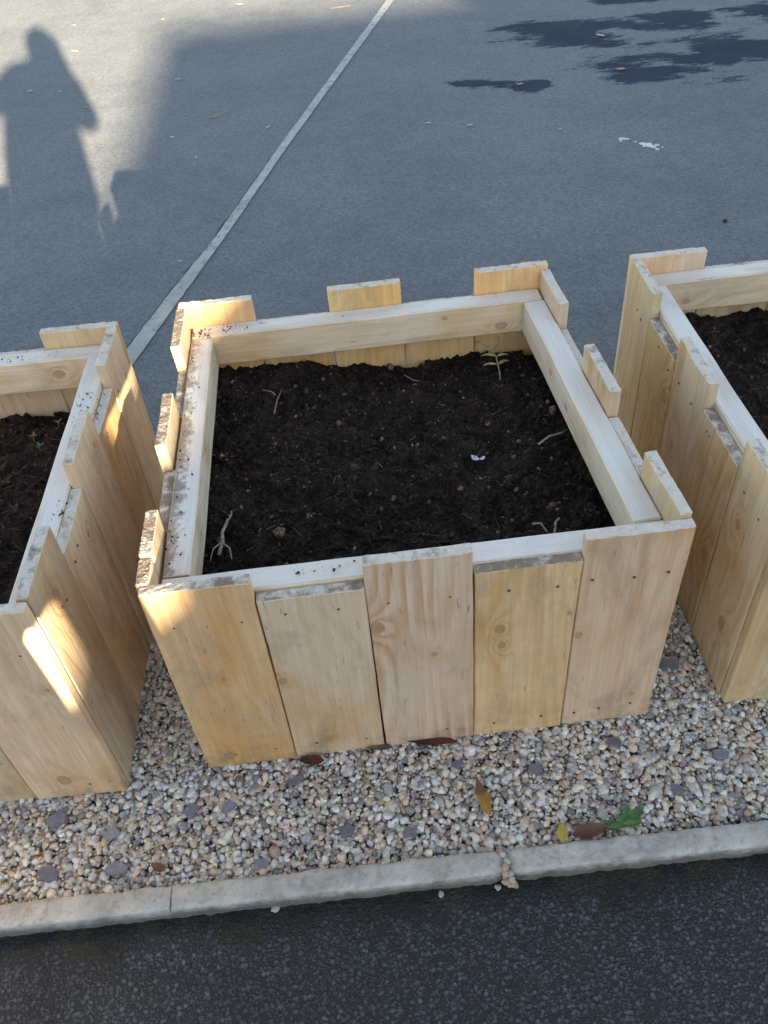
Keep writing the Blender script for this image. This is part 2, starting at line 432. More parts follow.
def soil(loc, rz, xr, label, seed, hfun, res=190, nclod=5200):
    rng = np.random.default_rng(seed)
    xs = np.linspace(TB*0.9, 1-TB*0.9, res); ys = np.linspace(TB*0.9, DP-TB*0.9, res)
    V = np.empty((res, res, 3)); so = seed*3.7
    def height(x, y):
        h = hfun(x, y)
        h += 0.018*N3(x*4+so, y*4, .3) + 0.016*N3(x*11+so, y*11, 1.7) + 0.013*N3(x*26+so, y*26, 2.9) + 0.009*N3(x*60+so, y*60, 4.1) + 0.006*N3(x*140, y*140+so, 5.3)
        return h
    for i, y in enumerate(ys):
        for j, x in enumerate(xs):
            V[i, j] = (x*(1+xr*y/DP), y, height(x, y))
    idx = np.arange(res*res).reshape(res, res)
    a, b, c, d = idx[:-1, :-1].ravel(), idx[:-1, 1:].ravel(), idx[1:, 1:].ravel(), idx[1:, :-1].ravel()
    F = np.concatenate([np.stack([a, b, c], 1), np.stack([a, c, d], 1)])
    V = V.reshape(-1, 3); T = np.ones((len(V), 3))
    # crumbs and clods
    n = nclod
    px = rng.uniform(TB+.012, 1-TB-.012, n); py = rng.uniform(TB+.012, DP-TB-.012, n)
    pz = np.array([height(x, y) for x, y in zip(px, py)])
    size = 0.0020 + 0.0080*rng.power(0.35, n)**1.0*rng.uniform(.3, 1, n)
    big = rng.random(n) < 0.05; size[big] *= 2.0
    pos = np.stack([px*(1+xr*py/DP), py, pz+size*0.25], 1)
    shape = rng.uniform(0.6, 1.1, (n, 3))
    W, G_ = rocks(pos, size, shape, rng, ICO1, 0.4)
    tn = rng.uniform(0.5, 1.7, (n, 1))*np.ones((1, 3)); 
    k = rng.random(n) < 0.09; tn[k] = rng.uniform(3, 12, (k.sum(), 1))*np.array([[.92, .95, 1.0]])
    T2 = np.repeat(tn, len(ICO1[0]), 0)
    # fibres: thin slivers of straw and wood chip
    m = 700
    fx = rng.uniform(.06, .94, m); fy = rng.uniform(.06, .91, m); L = .003+.016*rng.power(.4, m); az = rng.uniform(0, 6.28, m); wd = rng.uniform(.0007, .0016, m)
    FV = np.empty((m, 4, 3)); 
    for q in range(m):
        dx, dy = math.cos(az[q]), math.sin(az[q])
        for e, sgn in enumerate((-1, 1)):
            x = fx[q]+dx*L[q]*sgn; y = fy[q]+dy*L[q]*sgn; z = height(x, y)+0.005
            X = x*(1+xr*y/DP)
            FV[q, e*2] = (X-dy*wd[q], y+dx*wd[q], z); FV[q, e*2+1] = (X+dy*wd[q], y-dx*wd[q], z+.0008)
    FV = FV.reshape(-1, 3); b4 = np.arange(m)*4
    FF = np.concatenate([np.stack([b4, b4+1, b4+3], 1), np.stack([b4, b4+3, b4+2], 1)])
    ft = (1.2+6*rng.power(.45, (m, 1)))*np.array([[.95, .95, .9]]); T3 = np.repeat(ft, 4, 0)
    VV = np.concatenate([V, W, FV]); FFF = np.concatenate([F, G_+len(V), FF+len(V)+len(W)]); TT = np.concatenate([T, T2, T3])
    o = link('soil', np_mesh('soil', VV, FFF, TT), SOIL, None, loc, (0, 0, rz))
    tag(o, label, 'soil', kind='stuff')
    return height
def sm(a, b, x):
    t = min(1, max(0, (x-a)/(b-a))); return t*t*(3-2*t)
def hc(x, y):
    h = 0.412 - 0.060*sm(.72, .95, y)*sm(.25, .6, x) + 0.012*math.exp(-((x-.45)**2+(y-.45)**2)/.04) + 0.012*sm(.2, .06, x)
    h -= 0.022*math.exp(-((x-.62)**2+(y-.28)**2)/.02)
    return h
SH = soil((0, 0, 0), 0, -0.045, 'dark crumbly compost filling the whole planter in the middle', 1, hc, 230, 8500)
soil((-1.179, -0.005, 0), R(-1.437), 0, 'dark compost in the planter cut off by the left edge, tiny green sprouts in it', 2, lambda x, y: 0.40 - 0.045*sm(.7, .95, y), 150, 4200)
soil((1.1705, 0.0064, 0), R(-0.16), 0, 'dark compost in the planter cut off by the right edge', 3, lambda x, y: 0.41-0.01*sm(.7, .95, y), 150, 4200)

# loose soil crumbs lying on the rails of the middle planter
def crumbs(loc, rz, spots, label, seed):
    rng = np.random.default_rng(seed); P_ = []; Z = []
    for (x, y, z, rx, ry, n) in spots:
        for _ in range(n):
            P_.append((x+rng.uniform(-rx, rx), y+rng.uniform(-ry, ry), z))
    P_ = np.array(P_); n = len(P_)
    size = 0.0009+0.0024*rng.power(.35, n); P_[:, 2] += size*0.35
    W, F = rocks(P_, size, rng.uniform(.6, 1.1, (n, 3)), rng, ICO1, .4)
    tn = np.repeat(rng.uniform(2.2, 5.5, (n, 1))*np.ones((1, 3)), len(ICO1[0]), 0)
    tag(link('soil_crumbs', np_mesh('soil_crumbs', W, F, tn), SOIL, None, loc, (0, 0, rz)), label, 'soil crumbs', kind='stuff')
zr = HR+0.001
crumbs((0, 0, 0), 0, [(.031, .50, zr, .007, .38, 60), (.044, .62, zr, .016, .24, 20), (.05, .91, zr, .025, .022, 80), (.13, .92, zr, .04, .012, 30), (.30, .93, zr, .22, .012, 16), (.33, .055, zr, .06, .010, 18), (.045, .25, zr, .02, .18, 24)],
       'brown soil crumbs lying on the rail tops of the middle planter', 31)
crumbs((-1.179, -0.005, 0), R(-1.437), [(.95, .68, zr, .02, .06, 40), (.985, .67, zr, .010, .06, 30), (.97, .33, zr, .015, .03, 16), (.80, .92, zr, .12, .015, 24)],
       'brown soil crumbs lying on the rail of the planter at the left edge', 32)

# ------------------------------------------------------------------ gravel
def gravel_material():
    m = NT('pea_gravel'); p = m.obj(); at = m.n('ShaderNodeAttribute', attribute_name='tint')
    a = m.noise(p, 120, 4, 0.65); b = m.noise(p, 500, 2)
    cc = m.mix(m.ramp(a, 0.3, 0.7), m.mix(1.0, at.outputs['Color'], (0.74, 0.72, 0.70), 'MULTIPLY'), m.mix(1.0, at.outputs['Color'], (1.12, 1.1, 1.06), 'MULTIPLY'))
    return m.done(cc, m.ramp(a, 0.3, 0.7, 0.42, 0.7), m.bump(m.math('ADD', a, m.math('MULTIPLY', b, .4)), 0.25, 0.002), 0.45)
GRAV = gravel_material()
def gravel():
    rng = np.random.default_rng(8)
    x0, x1, y0, y1 = -1.75, 2.35, -0.268, 1.12
    foot = [((-1.179, -0.005), R(-1.437), 0.0), ((0, 0), 0.0, -0.045), ((1.1705, 0.0064), R(-0.16), 0.0)]
    def keep(X, Y, mrg):
        k = np.ones(len(X), bool)
        for (ox, oy), a, xr in foot:
            u = (X-ox)*math.cos(a)+(Y-oy)*math.sin(a); v = -(X-ox)*math.sin(a)+(Y-oy)*math.cos(a)
            w = 1+xr*np.clip(v, 0, DP)/DP
            k &= ~((u > mrg) & (u < w-mrg) & (v > mrg) & (v < DP-mrg))
        return k
    pos = []; size = []; shp = []; tint = []
    pal = np.array([(.50, .40, .29), (.42, .34, .25), (.55, .47, .37), (.36, .28, .20), (.33, .31, .29), (.24, .24, .25), (.62, .57, .50), (.46, .33, .23), (.40, .37, .33), (.17, .16, .17), (.52, .44, .34), (.30, .22, .16), (.44, .39, .33), (.50, .46, .39), (.56, .51, .43), (.38, .38, .39)])
    for layer, (sp, z, smin, smax) in enumerate([(0.0165, -0.019, .0078, .0115), (0.0124, -0.0075, .0045, .0096), (0.016, -0.0015, .0030, .0088)]):
        gx, gy = np.meshgrid(np.arange(x0, x1, sp), np.arange(y0, y1, sp)); X = gx.ravel()+rng.uniform(-.55, .55, gx.size)*sp; Y = gy.ravel()+rng.uniform(-.55, .55, gx.size)*sp
        k = keep(X, Y, 0.012 if layer else 0.03) & (Y > y0-.002)
        if layer == 2: k &= rng.random(len(X)) < 0.70
        X, Y = X[k], Y[k]; n = len(X)
        # clear the boards: nothing may poke through the wall
        s = smin + (smax-smin)*rng.random(n)**1.5
        big = rng.random(n) < 0.04; s[big] *= 1.55
        pos.append(np.stack([X, Y, z+rng.uniform(-.003, .003, n)], 1)); size.append(s)
        sh = np.stack([rng.uniform(.95, 1.35, n), rng.uniform(.75, 1.0, n), rng.uniform(.5, .8, n)], 1); shp.append(sh)
        c = (pal*.74+.26*pal.mean(1, keepdims=True))[rng.integers(0, len(pal), n)]*rng.uniform(1.35, 1.95, (n, 1))*np.array([[1.0, .99, .98]])*(1+rng.normal(0, .02, (n, 3)))
        w = rng.random(n) < 0.05; c[w] = np.array([.70, .68, .64])*rng.uniform(.9, 1.08, (w.sum(), 1)); c = np.clip(c, 0, .84)
        tint.append(c)
    n = 46; pos.append(np.stack([rng.uniform(.606, .626, n), rng.uniform(-.335, -.262, n), rng.uniform(-.018, .002, n)], 1)); size.append(rng.uniform(.005, .009, n))
    shp.append(np.ones((n, 3))*np.array([1.1, .9, .7])); tint.append(np.clip(pal[rng.integers(0, len(pal), n)]*rng.uniform(1, 1.4, (n, 1)), 0, .8))
    pos = np.concatenate(pos); size = np.concatenate(size); shp = np.concatenate(shp); tint = np.concatenate(tint)
    V, F = rocks(pos, size, shp, rng, ICO2, 0.22)
    T = np.repeat(tint, len(ICO2[0]), 0)
    # grit and fines between the pebbles
    gx, gy = np.meshgrid(np.arange(-.6, 1.6, .0085), np.arange(y0, y1, .0085)); X = gx.ravel()+rng.uniform(-.6, .6, gx.size)*.0085; Y = gy.ravel()+rng.uniform(-.6, .6, gx.size)*.0085
    k = keep(X, Y, .008) & (Y > y0-.002); X, Y = X[k], Y[k]; n = len(X)
    gs = rng.uniform(.0022, .0050, n)
    GV, GF = rocks(np.stack([X, Y, rng.uniform(-.0125, -.0055, n)], 1), gs, rng.uniform(.7, 1.2, (n, 3)), rng, ICO1, .3)
    gt = np.clip(pal[rng.integers(0, len(pal), n)]*rng.uniform(1.1, 1.9, (n, 1)), 0, .8)
    F = np.concatenate([F, GF+len(V)]); V = np.concatenate([V, GV]); T = np.concatenate([T, np.repeat(gt, len(ICO1[0]), 0)])
    # slate chips: angular flat purple-grey pieces
    SV = []; SF = []; ST = []
    fixed = [(-.346, -.071, .036), (-.325, -.085, .028), (-.03, -.10, .025), (.05, -.10, .022), (1.085, .12, .036), (1.05, .165, .028), (-.18, -.21, .03), (-.2, -.13, .022), (-.32, -.2, .026), (.12, -.235, .022), (-.09, .28, .03), (.30, -.19, .02), (.72, -.1, .02), (.55, -.07, .018), (.9, -.06, .022), (1.12, -.12, .024), (.43, -.21, .02), (.2, -.06, .024), (1.0, -.19, .02)]
    for _ in range(34): fixed.append((rng.uniform(x0, x1), rng.uniform(y0+.03, y1), rng.uniform(.014, .026)))
    for (x, y, s) in fixed:
        if not keep(np.array([x]), np.array([y]), -s*1.3)[0]: continue
        k = rng.integers(5, 8); a0 = rng.uniform(0, 6.28); an = a0+np.sort(rng.uniform(0, 1, k)*.7+np.arange(k))*2*np.pi/k
        rr = s*rng.uniform(.6, 1.05, k); el = rng.uniform(.55, 1)
        tx, ty = rng.normal(0, .16, 2); b = len(SV); th = .0055
        pts = [(math.cos(t)*r, math.sin(t)*r*el) for t, r in zip(an, rr)]
        for lev in (0, 1):
            for (u, v) in pts:
                f = 1 if lev == 0 else .93
                SV.append((x+u*f, y+v*f, 0.0045+tx*u+ty*v+(th*.5 if lev else -th*.5)))
        for q in range(1, k-1): SF += [(b+k, b+k+q, b+k+q+1), (b, b+q+1, b+q)]
        for q in range(k):
            r = (q+1) % k; SF += [(b+q, b+r, b+k+r), (b+q, b+k+r, b+k+q)]
        ST += [np.array([.20, .19, .235])*rng.uniform(.75, 1.6)]*(2*k)
    nV = len(V); nF = len(F)
    V = np.concatenate([V, np.array(SV)]); F = np.concatenate([F, np.array(SF)+nV]); T = np.concatenate([T, np.array(ST)])
    smf = np.ones(len(F), bool); smf[nF:] = False
    o = link('gravel', np_mesh('gravel', V, F, T, smf), GRAV)
    tag(o, 'mixed beige and grey pea gravel with purple slate chips around the planters', 'gravel', kind='stuff')
gravel()

# ------------------------------------------------------------------ ground sheets
def asphalt_path():
    m = NT('damp_coarse_asphalt'); p = m.obj()
    v = m.n('ShaderNodeTexVoronoi', feature='F1'); m.set(v.inputs['Vector'], m.vmath('ADD', p, m.scale(m.noise(p, 60, 2, out='Color'), (.006, .006, .006)))); v.inputs['Scale'].default_value = 118
    v2 = m.voro(p, 260); n = m.noise(p, 5, 4, 0.6); n2 = m.noise(p, 420, 3)
    sp = m.n('ShaderNodeSeparateXYZ'); m.set(sp.inputs[0], v.outputs['Color'])
    vb = m.n('ShaderNodeTexVoronoi', feature='F1'); m.set(vb.inputs['Vector'], m.vmath('ADD', p, m.scale(m.noise(p, 110, 3, out='Color'), (.007, .007, .007)))); vb.inputs['Scale'].default_value = 215
    sb = m.n('ShaderNodeSeparateXYZ'); m.set(sb.inputs[0], vb.outputs['Color'])
    s1 = m.math('MULTIPLY', m.ramp(m.math('ADD', v.outputs['Distance'], m.math('MULTIPLY', m.math('SUBTRACT', m.noise(p, 230, 3), .5), .5)), 0.62, 0.28), m.ramp(sp.outputs[1], 0.35, 0.6))
    s2 = m.math('MULTIPLY', m.ramp(vb.outputs['Distance'], 0.62, 0.30), m.ramp(sb.outputs[1], 0.15, 0.5))
    stone = m.math('MAXIMUM', s1, m.math('MULTIPLY', s2, .8))
    cst = m.mix(m.math('MULTIPLY', m.math('ADD', sp.outputs[0], sb.outputs[0]), .5), (0.050, 0.057, 0.068), (0.140, 0.154, 0.178))
    cc = m.mix(stone, (0.020, 0.022, 0.026), cst)
    cc = m.mix(m.ramp(m.noise(p, 520, 3, .7), .35, .65), m.mix(1.0, cc, (.72, .72, .73), 'MULTIPLY'), m.mix(1.0, cc, (1.25, 1.25, 1.25), 'MULTIPLY'))
    cc = m.mix(m.math('MULTIPLY', m.ramp(n2, .68, .76), .3), cc, (0.18, .17, .16))
    cc = m.mix(m.math('MULTIPLY', m.ramp(n, .45, .7), .35), cc, m.mix(1.0, cc, (.55, .55, .58), 'MULTIPLY'))
    # dark mossy margin along the kerb
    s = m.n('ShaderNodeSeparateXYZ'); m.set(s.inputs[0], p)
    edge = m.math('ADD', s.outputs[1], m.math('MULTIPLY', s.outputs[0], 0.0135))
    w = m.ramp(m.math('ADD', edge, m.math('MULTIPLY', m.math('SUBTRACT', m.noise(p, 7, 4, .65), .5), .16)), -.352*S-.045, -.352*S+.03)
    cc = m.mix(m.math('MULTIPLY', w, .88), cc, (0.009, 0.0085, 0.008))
    mo = m.math('MULTIPLY', w, m.ramp(m.noise(p, 13, 5, .7), .48, .64))
    cc = m.mix(m.math('MULTIPLY', mo, .75), cc, (0.035, 0.042, 0.012))
    h = m.math('ADD', m.math('MULTIPLY', stone, 1.0), m.math('ADD', m.math('MULTIPLY', v2, -.3), m.math('MULTIPLY', n2, .25)))
    rg = m.math('ADD', m.ramp(n, .35, .7, .50, .66), m.math('MULTIPLY', w, .15))
    return m.done(cc, rg, m.bump(h, 0.9, 0.005), 0.45)

WET = [(2.077, 4.982, (.412, -.152), (.07, .276)), (2.845, 5.061, (.246, -.095), (.067, .193)), (2.319, 4.189, (.289, -.098), (.065, .204)),
       (2.872, 4.358, (.26, -.089), (.149, .384)), (1.37, 4.27, (.19, -.062), (.014, .07)), (1.644, 4.119, (.10, -.034), (.03, .12)), (2.703, 5.70, (.33, -.115), (.038, .16)),
       (2.62, 4.30, (.40, -.13), (.05, .16)), (2.50, 5.02, (.42, -.15), (.04, .12)), (3.35, 4.25, (.35, -.12), (.08, .28)), (3.55, 4.95, (.5, -.15), (.08, .2))]
def asphalt_yard():
    m = NT('worn_yard_asphalt'); p = m.obj()
    v = m.n('ShaderNodeTexVoronoi', feature='F1'); m.set(v.inputs['Vector'], p); v.inputs['Scale'].default_value = 120
    sp = m.n('ShaderNodeSeparateXYZ'); m.set(sp.inputs[0], v.outputs['Color'])
    n = m.noise(p, 1.1, 5, .6); n1 = m.noise(p, 6, 5, .65); n2 = m.noise(p, 300, 3, .7); n3 = m.noise(p, 55, 4, .7)
    cc = m.mix(m.ramp(n1, .3, .7), (.146, .160, .176), (.194, .207, .222))
    cc = m.mix(m.math('MULTIPLY', m.ramp(n, .35, .7), .5), cc, (.245, .255, .265))
    cc = m.mix(m.math('MULTIPLY', sp.outputs[0], .62), cc, m.mix(1.0, cc, (.42, .42, .43), 'MULTIPLY'))
    cc = m.mix(m.math('MULTIPLY', m.ramp(n3, .52, .72), .45), cc, (.10, .11, .124))
    cc = m.mix(m.math('MULTIPLY', m.ramp(n2, .57, .70), .55), cc, (.36, .36, .35))
    # damp patches left by standing water
    s = m.n('ShaderNodeSeparateXYZ'); m.set(s.inputs[0], p)
    best = None
    for (cx, cy, (ax, ay), (bx, by)) in WET:
        det = (ax*by-ay*bx)*S
        dx = m.math('SUBTRACT', s.outputs[0], cx*S); dy = m.math('SUBTRACT', s.outputs[1], cy*S)
        u = m.math('ADD', m.math('MULTIPLY', dx, by/det), m.math('MULTIPLY', dy, -bx/det))
        w = m.math('ADD', m.math('MULTIPLY', dx, -ay/det), m.math('MULTIPLY', dy, ax/det))
        d = m.math('SUBTRACT', 1.0, m.math('SQRT', m.math('ADD', m.math('MULTIPLY', u, u), m.math('MULTIPLY', w, w))))
        best = d if best is None else m.math('MAXIMUM', best, d)
    pw = m.n('ShaderNodeMapping'); m.set(pw.inputs[0], p); pw.inputs['Rotation'].default_value = (0, 0, R(20)); pw.inputs['Scale'].default_value = (.55, 1.5, 1)
    wn = m.math('ADD', m.math('MULTIPLY', m.math('SUBTRACT', m.noise(pw.outputs[0], 3.4, 7, .72), .5), 4.2), m.math('MULTIPLY', m.math('SUBTRACT', m.noise(p, 40, 4, .7), .5), .5))
    wet = m.ramp(m.math('ADD', m.math('MAXIMUM', best, -1.6), wn), -.05, .30)
    cc = m.mix(m.math('MULTIPLY', wet, .96), cc, (.016, .026, .060))
    h = m.math('ADD', m.math('MULTIPLY', v.outputs['Distance'], -.6), m.math('MULTIPLY', n2, .5))
    return m.done(cc, m.math('SUBTRACT', m.ramp(n1, .3, .7, .78, .9), m.math('MULTIPLY', wet, .05)), m.bump(h, 0.8, 0.004), m.math('SUBTRACT', .30, m.math('MULTIPLY', wet, .2)))
BED = plain('gravel_bed_soil', (.34, .30, .25), .9, .4, 60, .5)
EARTH = plain('earth', (.12, .10, .07), .9, .4, 3, .3)
YARD = asphalt_yard(); PATH = asphalt_path()
def sheet(name, x0, y0, x1, y1, z, mat):
    o = link(name, mesh(name, [(x0, y0, z), (x1, y0, z), (x1, y1, z), (x0, y1, z)], [(0, 1, 2, 3)]), mat); tag(o, kind='structure'); return o
sheet('ground', -400, -400, 400, 400, -0.12, EARTH)
sheet('playground_asphalt', -60, 1.12, 60, 90, -0.02, YARD)
# path sheet ends under the kerb, whose line runs a little askew
tag(link('path', mesh('path', [(-60, -60, -.03), (60, -60, -.03), (60, -.29-60*.0149, -.03), (-60, -.29+60*.0149, -.03)], [(0, 1, 2, 3)]), PATH), kind='structure')
sheet('gravel_bed', -6, -0.30, 6, 1.12, -0.032, BED)

# painted line
def paint_material():
    m = NT('worn_white_paint'); p = m.obj()
    a = m.noise(p, 22, 6, .75); b = m.noise(p, 160, 3, .7); c = m.noise(p, 3, 3)
    w = m.ramp(m.math('ADD', m.math('MULTIPLY', a, .6), m.math('ADD', m.math('MULTIPLY', b, .35), m.math('MULTIPLY', c, .25))), .58, .72)
    cc = m.mix(m.ramp(c, .3, .7), (.36, .36, .33), (.47, .465, .43))
    cc = m.mix(m.math('MULTIPLY', w, .7), cc, (.12, .125, .13))
    return m.done(cc, .75, m.bump(b, .3, .002), .3)
def line():
    Lp = [(1.30, 7.27), (1.008, 6.292), (.179, 3.643), (-.116, 2.659), (-.299, 2.147), (-.437, 1.73), (-.60, 1.25)]
    Rp = [(1.352, 7.25), (1.06, 6.265), (.222, 3.628), (-.072, 2.646), (-.238, 2.128), (-.373, 1.70), (-.535, 1.22)]
    V = []; F = []; rnd = random.Random(4); T = []
    n = 90
    def samp(Pl, t):
        f = t*(len(Pl)-1); i = min(int(f), len(Pl)-2); f -= i
        return Pl[i][0]+(Pl[i+1][0]-Pl[i][0])*f, Pl[i][1]+(Pl[i+1][1]-Pl[i][1])*f
    for k in range(n+1):
        t = k/n; a = samp(Lp, t); b = samp(Rp, t)
        j1 = .004*N3(t*60, 1, 0)+.0025*N3(t*200, 2, 0); j2 = .004*N3(t*60, 5, 0)+.0025*N3(t*200, 6, 0)
        V += [(a[0]+j1, a[1], -.016), (b[0]+j2, b[1], -.016)]
        if k: F.append((2*k-2, 2*k-1, 2*k+1, 2*k)[::-1])
    tag(link('painted_line', mesh('painted_line', V, F), paint_material()), kind='structure')
    # narrow tar seam along its left edge
    V = []; F = []
    for k in range(n+1):
        t = .36+.5*k/n; a = samp(Lp, t); w = max(.0, .007*(.4+N3(t*30, 9, 0)+.6*N3(t*90, 3, 1)))
        o = .005*N3(t*40, 12, 0)
        V += [(a[0]-.004-w+o, a[1], -.0185), (a[0]-.0035+o, a[1], -.0185)]
        if k: F.append((2*k-2, 2*k-1, 2*k+1, 2*k)[::-1])
    tag(link('asphalt_crack', mesh('asphalt_crack', V, F), plain('crack_tar', (.02, .02, .02), .9, .3)), kind='structure')
line()

# ------------------------------------------------------------------ kerb stones
def kerb_material():
    m = NT('weathered_concrete'); p = m.obj()
    a = m.noise(p, 14, 6, .7); b = m.noise(p, 130, 4, .7); c = m.noise(p, 45, 4, .65)
    cc = m.crgb(a, [(.34, (.36, .34, .295)), (.5, (.54, .515, .46)), (.66, (.66, .635, .57))])
    cc = m.mix(m.math('MULTIPLY', m.ramp(c, .54, .7), .5), cc, (.27, .25, .21))
    cc = m.mix(m.math('MULTIPLY', m.ramp(b, .62, .72), .5), cc, (.75, .72, .66))
    cc = m.mix(m.math('MULTIPLY', m.ramp(b, .40, .30), .55), cc, (.16, .15, .13))
    s = m.n('ShaderNodeSeparateXYZ'); m.set(s.inputs[0], p)
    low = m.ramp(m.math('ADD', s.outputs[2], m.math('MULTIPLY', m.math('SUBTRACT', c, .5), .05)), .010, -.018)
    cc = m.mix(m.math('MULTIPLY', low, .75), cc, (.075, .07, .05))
    return m.done(cc, .85, m.bump(m.math('ADD', b, m.math('MULTIPLY', c, .7)), .6, .004), .3)
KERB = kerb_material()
def kerb(x0, x1, label, seed, rl=0.0, rr=0.0):
    L = x1-x0-.002; n = int(L/.008); e = .0035
    xs = spaced(-L/2, L/2, n, e); ys = spaced(-.0250, .0250, 8, e); zs = [-.12, -.05, -.03, -.02, -.01, -.004, .004, .009, .012]
    nx, ny, nz = len(xs)-1, len(ys)-1, len(zs)-1; so = seed*11.3
    def fn(i, j, k, x, y, z):
        X, Y, Z = x, y, z
        if k == nz:
            Z -= .0022*(abs(y)/.0250)**6
        if k == nz-1 and j in (0, ny): Y *= .97
        if k == nz and j in (0, ny): Y *= .93
        for end, r in ((-1, rl), (1, rr)):              # broken, rounded ends
            d = L/2-end*x
            if r and d < r:
                f = (1-d/r)**2
                Z -= f*.012*(z > -.02); Y *= 1-.35*f
        Z += .0030*N3(x*26+so, y*30, z*30)+.0024*N3(x*110+so, y*110, z*90) if z > -.03 else 0
        Y += .0030*N3(x*22+so, 3+y*20, z*30)+.0026*N3(x*90+so, y*60, z*90)
        if i in (0, nx): X += .0025*N3(so, y*70, z*70)
        return (X, Y, Z)
    V, F, M = lattice(xs, ys, zs, fn, 0)
    a = -.0135; xm = (x0+x1)/2; ym = -.2855-.0149*xm
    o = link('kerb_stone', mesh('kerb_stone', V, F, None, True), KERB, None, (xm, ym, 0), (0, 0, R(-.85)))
    tag(o, label, 'kerb', 'concrete edging stones between gravel and path')
kerb(-1.393, -.725, 'concrete edging stone farthest left, beyond the frame edge', 1)
kerb(-.725, -.057, 'concrete edging stone running out of the left edge of the picture', 2)
kerb(-.057, .611, 'long concrete edging stone in front of the middle planter, ending at the broken joint', 3, 0, .035)
kerb(.619, 1.287, 'concrete edging stone at the right, beside the green weed and yellow leaf', 4, .02, 0)
kerb(1.287, 1.955, 'concrete edging stone farthest right, beyond the frame edge', 5)

# ------------------------------------------------------------------ leaves, straws, weeds
def two_tone(name, a, b, axis_len, rough=.6):
    m = NT(name); p = m.obj(); s = m.n('ShaderNodeSeparateXYZ'); m.set(s.inputs[0], p)
    n = m.noise(p, 60, 4, .7)
    f = m.ramp(m.math('ADD', m.math('DIVIDE', s.outputs[1], axis_len*S), m.math('SUBTRACT', n, .5)), -.25, .25)
    cc = m.mix(f, a, b); sv = m.math('ABSOLUTE', s.outputs[0]); vein = m.ramp(m.math('FRACT', m.math('MULTIPLY', m.math('SUBTRACT', s.outputs[1], m.math('MULTIPLY', sv, .8)), 150.0)), .75, .9)
    vein = m.math('MAXIMUM', m.math('MULTIPLY', vein, .35), m.ramp(sv, .0011, .0005)); cc = m.mix(m.math('MULTIPLY', vein, .55), cc, m.mix(1.0, cc, (1.7, 1.6, 1.5), 'MULTIPLY')); cc = m.mix(m.math('MULTIPLY', m.ramp(n, .55, .7), .4), cc, m.mix(1.0, cc, (.45, .4, .35), 'MULTIPLY'))
    return m.done(cc, rough, m.bump(n, .4, .002), .35)
def leaf_mesh(L, W, seed, curl=.25, lobes=0, n=16, fold=.3):
    """leaf lying along local y, with midrib fold, curled ends and an uneven margin"""
    V = []; F = []; so = seed*5.1
    for k in range(n+1):
        t = k/n; y = (t-.5)*L
        w = W*.5*(math.sin(math.pi*min(1, max(0, t))**.85)**.8 if 0 < t < 1 else 0.02)
        w *= 1+.18*N3(t*6+so, 0, 0)+.16*N3(t*17+so, 4, 0)
        if lobes: w *= .62+.38*abs(math.cos(t*math.pi*lobes))
        for q in range(5):
            u = (q-2)/2; x = u*w
            z = .004+abs(u)*w*fold+curl*L*((t-.5)**2)+.05*W*N3(t*5+so, u*2, 3)+.012*L*N3(t*3, so, 1)
            V.append((x+.02*L*N3(t*3+so, 7, 0), y, z))
    for k in range(n):
        for q in range(4):
            a = k*5+q; F.append((a, a+1, a+6, a+5))
    return mesh('leaf', V, F, None, True)
def tube_mesh(name, pts, r, seg=6):
    """tapered tube through points; r = (start, end)"""
    V = []; F = []; n = len(pts)
    for i, p in enumerate(pts):
        p = Vector(p); a = Vector(pts[max(0, i-1)]); b = Vector(pts[min(n-1, i+1)]); d = (b-a).normalized()
        u = d.cross(Vector((0, 0, 1))); u = u.normalized() if u.length > 1e-4 else Vector((1, 0, 0)); w = d.cross(u)
        rr = r[0]+(r[1]-r[0])*i/(n-1)
        for k in range(seg):
            t = 2*math.pi*k/seg; V.append(tuple(p+(u*math.cos(t)+w*math.sin(t))*rr))
    for i in range(n-1):
        for k in range(seg):
            a = i*seg+k; b = i*seg+(k+1) % seg; F.append((a, b, b+seg, a+seg))
    F.append(tuple(range(seg))[::-1]); F.append(tuple((n-1)*seg+k for k in range(seg)))
    return V, F
def join(*parts):
    V = []; F = []
    for v, f in parts:
        b = len(V); V += v; F += [tuple(i+b for i in q) for q in f]
    return V, F
def leaf(loc, rz, L, W, mat, label, seed, name='fallen_leaf', cat='leaf', group=None, tilt=(0, 0), **kw):
    o = link(name, leaf_mesh(L, W, seed, **kw), mat, None, loc, (tilt[0], tilt[1], rz)); tag(o, label, cat, group); return o
BRYE = two_tone('leaf_brown_to_yellow', (.42, .27, .05), (.16, .085, .035), .09)
YEL = two_tone('leaf_yellow', (.50, .42, .07), (.38, .33, .06), .04)
BRN = two_tone('leaf_brown', (.115, .062, .042), (.16, .09, .06), .06)
RED = two_tone('leaf_and_shade_dark_red', (.12, .026, .016), (.05, .018, .014), .06)
STRAW = plain('dry_straw', (.50, .42, .25), .6, .25, 90)
PALE = plain('pale_dead_stem', (.30, .25, .19), .7, .3, 120)
GREEN = two_tone('weed_green', (.10, .20, .065), (.065, .15, .05), .05, .5)
zg = .006
leaf((.593, -.158, zg+.003), R(8), .090, .026, BRYE, 'long brown and yellow leaf lying flat on the gravel by the broken kerb joint', 1, curl=.35, fold=.35)
leaf((.739, -.252, zg), R(-15), .042, .022, YEL, 'small yellow-green leaf lying on the gravel against the kerb', 2, curl=.3)
leaf((.795, -.258, zg), R(-82), .075, .034, BRN, 'curled dull brown leaf on the gravel between yellow leaf and green weed', 3, curl=.5, fold=.6)
leaf((.232, -.020, zg), R(80), .060, .026, RED, 'dark red leaf tucked under the front boards of the middle planter', 4, curl=.15, fold=.3)
